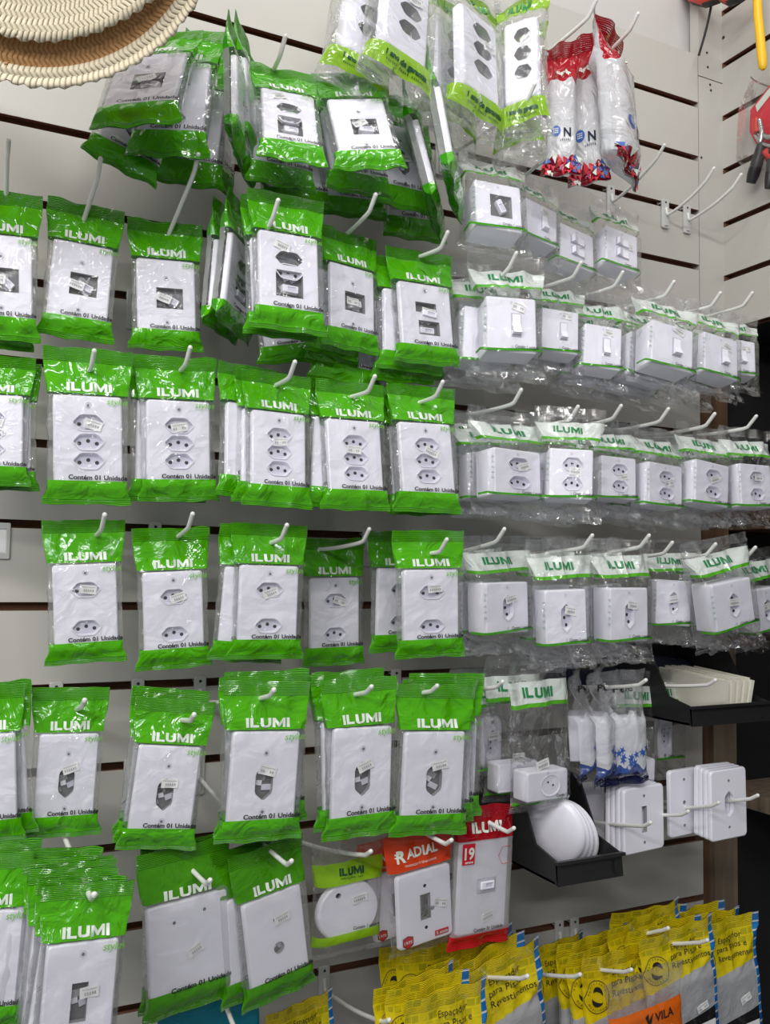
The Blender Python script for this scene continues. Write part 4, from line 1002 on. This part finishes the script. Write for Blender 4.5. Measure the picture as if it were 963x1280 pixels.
# ------------------------------------------------------------------ hooks
for a in [
 (11, 175, .20, 'wire hook at the upper left edge', {'start': (8, 230, .15)}), (126, 198, .19, 'wire hook of the tilted square-hole packet', {'start': (107, 266, .13)}),
 (248, 193, .20, 'long wire hook of the small upright packet below the hats', {'start': (206, 288, .12)}),
 (118, 438, .19, 'short hook tip through the leftmost whole triple outlet packet', {}), (238, 434, .19, 'hook tip through the creased triple outlet packet', {}),
 (131, 643, .18, 'hook tip of the double outlet packet with pink-edged sticker', {}), (241, 642, .19, 'hook tip of the low hanging double outlet packet', {}),
 (359, 656, .22, 'hook tip of the middle double outlet packet', {}), (462, 661, .18, 'bare hook reaching over the dark double outlet packet', {'start': (413, 682, .09)}),
 (559, 674, .23, 'hook tip of the bright right-end double outlet packet', {}),
 (106, 875, .23, 'hook of the packet hanging alone in front of bare board', {}), (243, 893, .28, 'hook of the packet leaning left', {}),
 (343, 862, .29, 'hook tip of the largest hexagonal-hole packet', {}), (465, 858, .28, 'hook tip of the upright hexagonal-hole packet', {}), (547, 857, .27, 'hook tip of the rightmost hexagonal-hole packet', {}),
 (118, 1118, .36, 'hook tip in the brightly lit packet fan', {}), (263, 1100, .27, 'long hook over the wide dark green packet', {'start': (228, 1080, .22)}),
 (365, 1076, .27, 'hook over the round-hole plate packet', {'start': (333, 1063, .22)}),
 (348, 250, .25, 'short hook tip of the outlet and switch packet', {}), (470, 243, .24, 'hook of the dull tilted module packet', {'start': (436, 292, .16)}),
 (560, 290, .23, 'hook of the two-opening plate packet', {'start': (526, 314, .17)}),
 (369, 452, .24, 'hook of the leftmost centre triple outlet packet', {'start': (346, 475, .18)}), (469, 470, .24, 'hook of the middle centre triple outlet packet', {'start': (440, 487, .18)}),
 (554, 477, .24, 'hook of the rightmost centre triple outlet packet', {'start': (526, 495, .18)}),
 (357, 45, .24, 'hook of the centre top pair, left', {'start': (345, 82, .19)}), (454, 62, .24, 'hook of the centre top pair, right', {'start': (440, 98, .20)}),
 (746, 0, .26, 'bare hook at the top edge left of the red-topped bags', {'start': (682, 66, .16)}), (798, 17, .26, 'hook holding the red-topped bags', {'start': (762, 50, .20)}),
 (669, 105, .26, 'hook crossing the two clear strip packets', {'start': (622, 160, .17)}), (718, 155, .24, 'hook passing left of the red-topped bags', {'start': (655, 208, .14)}),
 (831, 181, .13, 'hook poking out right of the red-topped bags', {}),
 (893, 210, .115, 'empty hook, left of the two before the corner', {}), (927, 218, .125, 'empty hook, right of the two before the corner', {}),
 (646, 316, .24, 'hook of the leftmost single switch packet', {}), (727, 328, .23, 'hook of the second single switch packet', {'start': (682, 350, .15)}),
 (779, 340, .23, 'hook of the middle single switch packet', {'start': (735, 364, .15)}), (843, 352, .25, 'hook of the printed-side switch packet', {'start': (818, 366, .20)}),
 (901, 366, .24, 'hook of the second switch packet from the right', {'start': (865, 380, .18)}), (941, 366, .24, 'hook at the right end of the switch row', {'start': (905, 385, .18)}),
 (652, 487, .24, 'hook of the leftmost two-outlet packet', {'start': (624, 505, .19)}), (723, 508, .24, 'hook of the pleated-top outlet packet', {}),
 (777, 507, .24, 'hook of the middle two-outlet packet', {'start': (755, 518, .18)}), (836, 511, .25, 'hook of the third two-outlet packet from the right', {'start': (806, 525, .19)}),
 (894, 517, .25, 'hook of the second two-outlet packet from the right', {'start': (862, 530, .19)}), (946, 520, .25, 'hook of the rightmost two-outlet packet', {'start': (905, 534, .19)}),
 (631, 661, .24, 'hook of the leftmost single-outlet packet', {'start': (612, 672, .18)}), (741, 669, .27, 'long hook of the lowest hanging single-outlet packet', {'start': (690, 684, .18)}),
 (812, 669, .27, 'long hook of the stickered single-outlet packet', {'start': (765, 684, .18)}), (841, 678, .24, 'hook between two single-outlet packets', {'start': (815, 683, .18)}),
 (895, 680, .26, 'hook of the tilted single-outlet packet', {'start': (870, 688, .2)}), (945, 684, .25, 'hook of the last single-outlet packet', {'start': (920, 688, .2)}),
 (629, 852, .24, 'hook over the shaded oval outlet packet', {'start': (580, 849, .16)}), (808, 850, .26, 'thick hook in front of the blue packets', {'start': (752, 853, .16)}),
 (895, 850, .26, 'hook crossing before the black bin of cream cards', {'start': (806, 835, .12)}),
 (814, 1028, .26, 'lowest hook through the shaded slot plates', {'start': (741, 1004, .12)}), (861, 1014, .24, 'hook through the slot of the front loose plates', {'start': (809, 1006, .13)}),
 (899, 1003, .24, 'hook through the pale plate', {'start': (854, 1003, .14)}), (948, 994, .26, 'hook through the hexagonal hole of the loose plates', {'start': (915, 996, .19)}),
 (643, 1035, .25, 'hook over the red-headed packet', {'start': (600, 1022, .18)}), (565, 1050, .27, 'hook over the orange-red headed packet', {'start': (523, 1041, .20)}),
 (464, 1064, .25, 'hook over the round plate packet', {'start': (425, 1052, .17)}),
 (487, 1275, .26, 'empty long hook above the lowest yellow bags', {'start': (432, 1222, .06)}), (300, 1286, .26, 'hook before the teal packet', {'start': (280, 1252, .16)}),
 (660, 1220, .30, 'hook through the yellow bag of the second bunch', {}), (726, 1218, .26, 'dim hook before the lone shaded yellow bag', {}),
 (836, 1160, .24, 'hook through the high yellow bag', {}), (885, 1175, .28, 'hook through the glare-spotted yellow bag', {}),
 (790, 1212, .27, 'short hook through the yellow bag behind the orange card', {}),
]:
    hook(a[0], a[1], a[2], a[3], **a[4])

# ------------------------------------------------------------------ straw hats
def straw(name, a, b):
    m = bpy.data.materials.new(name); m.use_nodes = True; nt = m.node_tree; p = nt.nodes['Principled BSDF']; L = nt.links
    uv = nd(nt, 'ShaderNodeUVMap'); sp = nd(nt, 'ShaderNodeSeparateXYZ'); L.new(uv.outputs[0], sp.inputs[0])
    def mth(op, x, y=None, z=None):
        n = nd(nt, 'ShaderNodeMath', operation=op)
        for i, q in enumerate((x, y, z)):
            if q is None: continue
            if isinstance(q, (int, float)): n.inputs[i].default_value = q
            else: L.new(q, n.inputs[i])
        return n.outputs[0]
    tri = mth('PINGPONG', mth('MULTIPLY', sp.outputs[1], 1.0), .5)          # v in braid rows
    ch = mth('FRACT', mth('ADD', sp.outputs[0], mth('MULTIPLY', tri, 1.1)))
    hgt = mth('SUBTRACT', 1, mth('POWER', mth('ABSOLUTE', mth('MULTIPLY_ADD', ch, 2, -1)), 3))
    n = nd(nt, 'ShaderNodeTexNoise'); n.inputs['Scale'].default_value = 3; n.inputs['Detail'].default_value = 6
    L.new(uv.outputs[0], n.inputs['Vector'])
    r = nd(nt, 'ShaderNodeMix', data_type='RGBA'); L.new(n.outputs[0], r.inputs[0]); r.inputs[6].default_value = (*a, 1); r.inputs[7].default_value = (*b, 1)
    dk = nd(nt, 'ShaderNodeMix', data_type='RGBA', blend_type='MULTIPLY'); dk.inputs[0].default_value = 1; L.new(r.outputs[2], dk.inputs[6])
    g_ = mth('MULTIPLY_ADD', hgt, .14, .86); L.new(g_, dk.inputs[7]); L.new(dk.outputs[2], p.inputs['Base Color'])
    bp = nd(nt, 'ShaderNodeBump'); bp.inputs['Strength'].default_value = .7; bp.inputs['Distance'].default_value = .0022
    L.new(mth('ADD', hgt, mth('MULTIPLY', n.outputs[0], .4)), bp.inputs['Height']); L.new(bp.outputs[0], p.inputs['Normal'])
    p.inputs['Roughness'].default_value = .75
    return m
ST1 = straw('pale_straw', (.80, .66, .42), (.98, .90, .72)); ST2 = straw('tan_straw', (.50, .22, .07), (.86, .50, .22))
def hat(cx, cy, rpx, h, m, label, tilt, edge=None, kr=.56):
    c = P(cx, cy, h); z = (c - CAM).dot(FW); R = rpx / FPX * z
    e = bpy.data.objects.new('straw_hat', None); COL.objects.link(e); e.location = c
    n = (CAM - c).normalized()
    q = n.to_track_quat('Z', 'Y'); e.rotation_euler = (q.to_matrix() @ Matrix.Rotation(math.radians(tilt), 3, 'X')).to_euler()
    tag(e, label, 'hat', 'straw hats stacked at the upper left')
    def annulus(name, r0, r1, mm, zf, par):
        mb = MB(); n_ = 220; k = 26; vs = []; uv = []; fs = []
        for j in range(k + 1):
            t = j / k; r = r0 + (r1 - r0) * t
            for i in range(n_ + 1):
                a = 2 * PI * i / n_
                rr = r + ((.0035 * abs(math.sin(a * 38)) + .002 * noise.noise(Vector((a * 9, 0, h)))) if j == k else 0)
                vs.append(Vector((rr * math.cos(a), rr * math.sin(a), zf(r) + .0012 * math.sin(r / .0100 * PI) ** 2)))
                uv.append((i / n_ * 210, r / .0100))
        for j in range(k):
            for i in range(n_): p = j * (n_ + 1) + i; fs.append((p, p + 1, p + n_ + 2, p + n_ + 1))
        mb.add(vs, fs, mm, uv); me = mb.mesh(name)
        o = link(name, me, par); md = o.modifiers.new('thickness', 'SOLIDIFY'); md.thickness = .003; return o
    zf = lambda r: .018 * ((r / R) ** 2) - .02
    rb = R * kr
    b = annulus('brim', rb, R - .0125 * (.9 if edge else 0), m, zf, e)
    if edge: annulus('brim_edge', R - .014, R, edge, zf, e)
    mb = MB(); rings = []
    for j in range(12):
        t = j / 11; rr = rb * (1 - .15 * t) * math.cos(max(0, t - .6) / .4 * 1.35); zz = zf(rb) - .11 * (t if t < .6 else .6 + .4 * math.sin((t - .6) / .4 * PI / 2))
        rings.append([Vector((rr * math.cos(2 * PI * i / 64), rr * math.sin(2 * PI * i / 64), zz)) for i in range(64)])
    mb.loft(rings, m, cap=False); o = link('crown', mb.mesh('crown'), e)
hat(20, -181, 262, .40, ST2, 'tan straw hat with pale braided edge, lower of the two', -4, ST1)
hat(10, -238, 256, .428, ST1, 'pale cream straw hat, upper of the two', -3, None, .36)

# ------------------------------------------------------------------ bins, loose plates
def bin_(cx_l, cy_l, cx_r, cy_r, h, W, Dp, Hh, label):
    """open-front stacking bin; front lip bottom edge from left pixel to right pixel at distance h"""
    a = P(cx_l, cy_l, h); b = P(cx_r, cy_r, h); W = (b - a).length
    e = bpy.data.objects.new('black_bin', None); COL.objects.link(e); e.location = (a + b) / 2 + Vector((0, Dp / 2, 0)); tag(e, label, 'bin')
    mb = MB(); t = .003; w2 = W / 2
    mb.box((0, 0, t / 2), (W, Dp, t), BINM)
    for s in (-1, 1):
        pr = [(-Dp / 2 - .006, .0), (Dp / 2, .0), (Dp / 2, Hh), (-Dp / 2 + Dp * .42, Hh), (-Dp / 2 + Dp * .22, Hh * .36), (-Dp / 2 - .004, Hh * .26)]
        x0, x1 = s * w2, s * (w2 - t)
        mb.loft([[Vector((x0, y, z)) for y, z in pr], [Vector((x1, y, z)) for y, z in pr]], BINM)
        mb.box((s * (w2 - .001), Dp * .20, Hh), (.008, Dp * .58, .004), BINM)
    mb.box((0, Dp / 2 - t / 2, Hh / 2), (W, t, Hh), BINM)
    link('body', mb.mesh('body', smooth=False), e)
    mb = MB(); M_ = Matrix.Translation((0, -Dp / 2 - .004, Hh * .12)) @ Matrix.Rotation(-.12, 4, 'X')
    mb.box((0, 0, 0), (W, t, Hh * .26), BINM, M_); mb.box((0, -.003, Hh * .13), (W + .004, .008, .004), BINM, M_); mb.box((W * .36, -.003, .0), (.003, .004, .014), BINM, M_)
    link('front_lip', mb.mesh('front_lip', smooth=False), e)
    return e, a, b
e1, a1, b1 = bin_(694, 1106, 775, 1092, .26, .1, .19, .105, 'black open-front bin holding white round covers')
G = 'round white covers in the black bin'
for k in range(4):
    mb = MB(); rg = []
    for j in range(7):
        t = j / 6; rr = (.044 + .0005 * k) * math.sin(min(1, t * 1.02) * PI / 2) + .001; rg.append([Vector((rr * math.cos(2 * PI * i / 40), -.012 * math.cos(t * PI / 2), rr * math.sin(2 * PI * i / 40))) for i in range(40)])
    rg.append([Vector((.0445 * math.cos(2 * PI * i / 40), .003, .0445 * math.sin(2 * PI * i / 40))) for i in range(40)])
    rg.append([Vector((.041 * math.cos(2 * PI * i / 40), .003, .041 * math.sin(2 * PI * i / 40))) for i in range(40)])
    rg.append([Vector((.038 * math.cos(2 * PI * i / 40), -.004, .038 * math.sin(2 * PI * i / 40))) for i in range(40)])
    mb.loft(rg, PL)
    o = link('round_cover', mb.mesh('round_cover'))
    p = P(703, 1040, .22) + Vector((.039 - .013 * k, .034 - .005 * k, -.015 + .005 * k))
    o.location = p; o.rotation_euler = (math.radians(8), math.radians(14), math.radians(-74 + 3 * k))
    tag(o, ('white round cover nearest the viewer in the black bin', 'second white round cover in the black bin', 'third white round cover in the black bin', 'white round cover at the back of the black bin')[3 - k], 'cover', G)
e2, a2, b2 = bin_(862, 906, 962, 900, .22, .1, .19, .10, 'black open-front bin holding cream cards beside the wooden post')
for k in range(5):
    mb = MB(); slab(mb, rrect(0, 0, .070, .004, .001), -.055, .055, CREAM, bev=.001)
    # card block stands on edge: thin in x, long in y, tall in z
    mb = MB(); mb.box((0, 0, 0), (.0062, .150, .050 + .002 * (k % 2)), CREAM); mb.box((0, -.0757, -.022), (.0022, .0006, .010), HOLE); mb.box((.0039, -.01, .0), (.0006, .11, .055), CREAM)
    o = link('cream_card_box', mb.mesh('cream_card_box', smooth=False))
    o.location = P(908, 873, .20) + Vector((.0122 * k, .075, .004 + .001 * (k % 3))); o.rotation_euler = (math.radians(4), math.radians(3 * (k - 1)), math.radians(2))
    tag(o, 'cream box %s of the five upright in the black bin' % ('at the left end', 'second from left', 'in the middle', 'second from right', 'at the right end')[k], 'box', 'cream boxes standing in the black bin')
# loose plates on hooks
def loose(kind, u, v, w_, h_, hh, n, yaw, what, grp, gap=.0085, dx=-.002):
    hs = {'slot': [(sqh(0, 0, .010, .036), 0, None, PLM), (circ(0, .032, .0022), 0, None, PLM), (circ(0, -.032, .0022), 0, None, PLM)],
          'blank': [(circ(0, 0, .003), 0, None, PLM), (circ(0, .033, .0022), 0, None, PLM), (circ(0, -.033, .0022), 0, None, PLM)],
          'hexv': [(hexp(0, 0, .038, .0175, True), 0, None, PL), (circ(0, .033, .0022), 0, None, PLM), (circ(0, -.033, .0022), 0, None, PLM)]}[kind]
    mb = MB(); slab(mb, rrect(0, 0, w_, h_, .006), 0, .006, PL, hs, bev=.002); me = mb.mesh('loose_wall_plate')
    for k in range(n):
        o = link('loose_wall_plate', me); o.location = P(u, v, hh) + Vector((dx * k, gap * k, .0008 * k)); o.rotation_euler = (0, math.radians(.6 * k - 1), math.radians(yaw + (k % 2)))
        tag(o, ('front ' if k == 0 else ('second ', 'third ', 'fourth ', 'fifth ', 'sixth ')[k - 1]) + what, 'plate', grp)
G = 'loose white plates on hooks'
loose('slot', 806, 1024, .078, .090, .19, 4, 4, 'bare white slot plate of the stack beside the bin', G)
loose('slot', 732, 1022, .078, .090, .12, 2, 4, 'shaded slot plate behind the black bin', G)
loose('blank', 856, 1003, .060, .096, .17, 1, 4, 'pale bare plate with three small holes between two stacks', G)
loose('hexv', 912, 1005, .074, .100, .21, 4, 2, 'bare hexagonal-hole plate of the stack before the wooden post', G, gap=.008, dx=-.001)

# navy cloth-like strip behind the blue packets
mb = MB(); a = P(690, 850, .06); b = P(776, 848, .06); rings = []
for i in range(17):
    t = i / 16; c = a.lerp(b, t); hh = .017 + .003 * math.sin(t * 9)
    if i in (0, 16): hh *= .5
    rings.append([c + Vector((0, .022 * math.cos(k * PI / 5), hh * math.sin(k * PI / 5) + .003 * noise.noise(Vector((t * 6, k, 0))))) for k in range(10)])
mb.loft(rings, NAVY); tag(link('navy_pouch', mb.mesh('navy_pouch')), 'dark navy rolled pouch behind the blue and white packets', 'pouch')
mb = MB(); a = P(786, 838, .05); b = P(862, 836, .05); rings = []
for i in range(13):
    t = i / 12; c = a.lerp(b, t); hh = .020 - .003 * math.cos(t * 7)
    if i in (0, 12): hh *= .5
    rings.append([c + Vector((0, .02 * math.cos(k * PI / 5), hh * math.sin(k * PI / 5))) for k in range(10)])
mb.loft(rings, NAVY); tag(link('navy_pouch', mb.mesh('navy_pouch')), 'dark navy rolled pouch left of the bin of cream boxes', 'pouch')

# little price holder at the left edge
mb = MB(); slab(mb, rrect(0, 0, .030, .044, .002), -.003, 0, CLIPM, [(rrect(0, 0, .022, .030, .001), .001, STK, CLIPM)], bev=.0008)
o = link('price_holder', mb.mesh('price_holder')); o.location = P(-4, 676, 0); tag(o, 'grey price holder on the board at the left edge', 'price holder', kind=None)

# ------------------------------------------------------------------ right wall goods
# yellow rubber tool handle
p0 = PX(944, -30, XC - .06); pts = [PX(x, y, XC - .05) for x, y in ((944, -60), (946, -20), (948, 20), (951, 50), (953, 72), (954, 84))]
mb = MB(); mb.tube(pts + [PX(954.5, 87, XC - .05)], .0075, YEL, 14, taper=[.0075] * 4 + [.0078, .0068, .003])
tag(link('yellow_handle', mb.mesh('yellow_handle')), 'yellow rubber-dipped handle hanging on the side board', 'tool')
# red pliers grips and black cord
def red_grip(pxs, label):
    e = bpy.data.objects.new('red_tool', None); COL.objects.link(e); e.location = PX(pxs[0][0], pxs[0][1], XC - .07); tag(e, label, 'tool', 'red and black tools at the top edge')
    pts = [PX(x, y, XC - .07) - e.location for x, y in pxs]
    mb = MB(); mb.tube(pts, .014, RED, 14, taper=[.010, .015, .016, .013, .008]); link('grip', mb.mesh('grip'), e)
    mb = MB(); mb.tube([p + Vector((0, 0, -.005)) for p in pts], .012, BLR, 12, taper=[.008, .0118, .0125, .0100, .006]); link('rim', mb.mesh('rim'), e)
red_grip([(858, -14), (870, -6), (885, -3), (898, -6), (908, -14)], 'red and black rounded tool at the top edge, left one')
red_grip([(902, -16), (908, -8), (915, -5), (924, -8), (934, -18)], 'red and black rounded tool at the top edge, right one')
pts = [P(x, y, .03) for x, y in ((891, -10), (890, 5), (886, 25), (881, 45), (874, 69))]
mb = MB(); mb.tube(pts, .0022, BLR, 8); tag(link('black_cable', mb.mesh('black_cable')), 'thin black cord running down to the top of the board corner', 'cable')
# blister pack with clamps
def PR(x, y, o=.03): return PX(x, y, XC - o)
e = bpy.data.objects.new('clamp_blister_pack', None); COL.objects.link(e); org = PR(945, 190); e.location = org
tag(e, 'blister pack with red card and black-handled clamp on the side board', 'packet')
def poly(mb, pts, m, o, th=.0015):
    f = [PR(x, y, o) - org for x, y in pts]; mb.loft([f, [q + Vector((-th, 0, 0)) for q in f]], m)
mb = MB(); poly(mb, [(939, 138), (975, 92), (985, 180), (980, 240), (938, 165)], REDM, .012); poly(mb, [(945, 132), (972, 98), (972, 108), (947, 140)], WTX, .0140, .0004)
link('card', mb.mesh('card', smooth=False), e)
mb = MB()
mb.tube([PR(x, y, .028) - org for x, y in ((952, 180), (950, 192), (946, 206), (942, 219), (939, 229))], .007, BLR, 12, taper=[.007, .0095, .0105, .0105, .008]); link('handle', mb.mesh('handle'), e)
mb = MB(); mb.tube([PR(x, y, .028) - org for x, y in ((966, 185), (964, 205), (962, 225), (960, 236))], .007, BLR, 12, taper=[.006, .007, .0075, .005]); link('handle', mb.mesh('handle'), e)
mb = MB(); mb.tube([PR(x, y, .026) - org for x, y in ((944, 160), (951, 168), (962, 172), (972, 166))], .005, STEEL, 10)
mb.tube([PR(x, y, .028) - org for x, y in ((945, 168), (952, 180), (966, 183))], .004, STEEL, 10); mb.tube([PR(x, y, .03) - org for x, y in ((950, 150), (953, 165), (951, 178))], .0045, STEEL, 10)
link('jaw', mb.mesh('jaw'), e)
mb = MB(); mb.tube([PR(x, y, .03) - org for x, y in ((946, 148), (945, 158), (947, 166))], .006, RED, 10); mb.tube([PR(x, y, .03) - org for x, y in ((957, 190), (963, 196), (968, 196))], .006, RED, 10); link('red_jaw_tip', mb.mesh('red_jaw_tip'), e)
mb = MB(); vs = []; uv = []; fs = []
outl = [(955, 96), (938, 135), (936, 165), (935, 190), (934, 214), (950, 220), (975, 225), (985, 150), (985, 90)]
f0 = [PR(x, y, .010) - org for x, y in outl]; c = PR(958, 165, .052) - org
f1 = [q.lerp(c, .18) + Vector((-.034, 0, 0)) for q in f0]
mb.add(f0 + f1, [(i, (i + 1) % 9, (i + 1) % 9 + 9, i + 9) for i in range(9)] + [tuple(range(9, 18))], F_PLAIN, [(.5, .5)] * 18)
link('clear_blister', mb.mesh('clear_blister'), e)
p0 = PR(939, 97, .0); mb = MB(); mb.tube([PR(962, 108, .0), PR(956, 106, .015), PR(948, 103, .035), PR(942, 99, .05), PR(939, 96, .055)], .0016, STEEL, 8)
tag(link('steel_hook', mb.mesh('steel_hook')), 'thin steel hook holding the blister pack on the side board', 'hook')

# dark goods on the recess shelves
def carton(px, py, X, sx, sy, sz, m, label):
    p = PX(px, py, X); mb = MB(); mb.box((0, 0, sz / 2), (sx, sy, sz), m); mb.box((0, 0, sz - .006), (sx + .002, sy + .002, .003), DARKR); mb.box((-sx / 2 - .0005, 0, sz * .45), (.001, sy * .6, sz * .35), BLR)
    o = link('dark_carton', mb.mesh('dark_carton', smooth=False)); return o, p
for (y, X, z, s, l) in ((-.12, 1.50, zA + .015, (.16, .14, .17), 'dark carton on the upper shelf behind the outlet packets'), (-.33, 1.50, zA + .015, (.16, .16, .13), 'lower dark carton on the upper shelf by the right edge'),
                        (-.16, 1.50, zB + .012, (.18, .18, .20), 'black carton on the lower shelf behind the cream boxes'), (-.40, 1.52, zB + .012, (.16, .18, .24), 'tall black carton on the lower shelf by the right edge')):
    o, _ = carton(900, 700, X, *s, DARK, l); o.location = (X, y, z); tag(o, l, 'carton', 'dark cartons on the recess shelves')
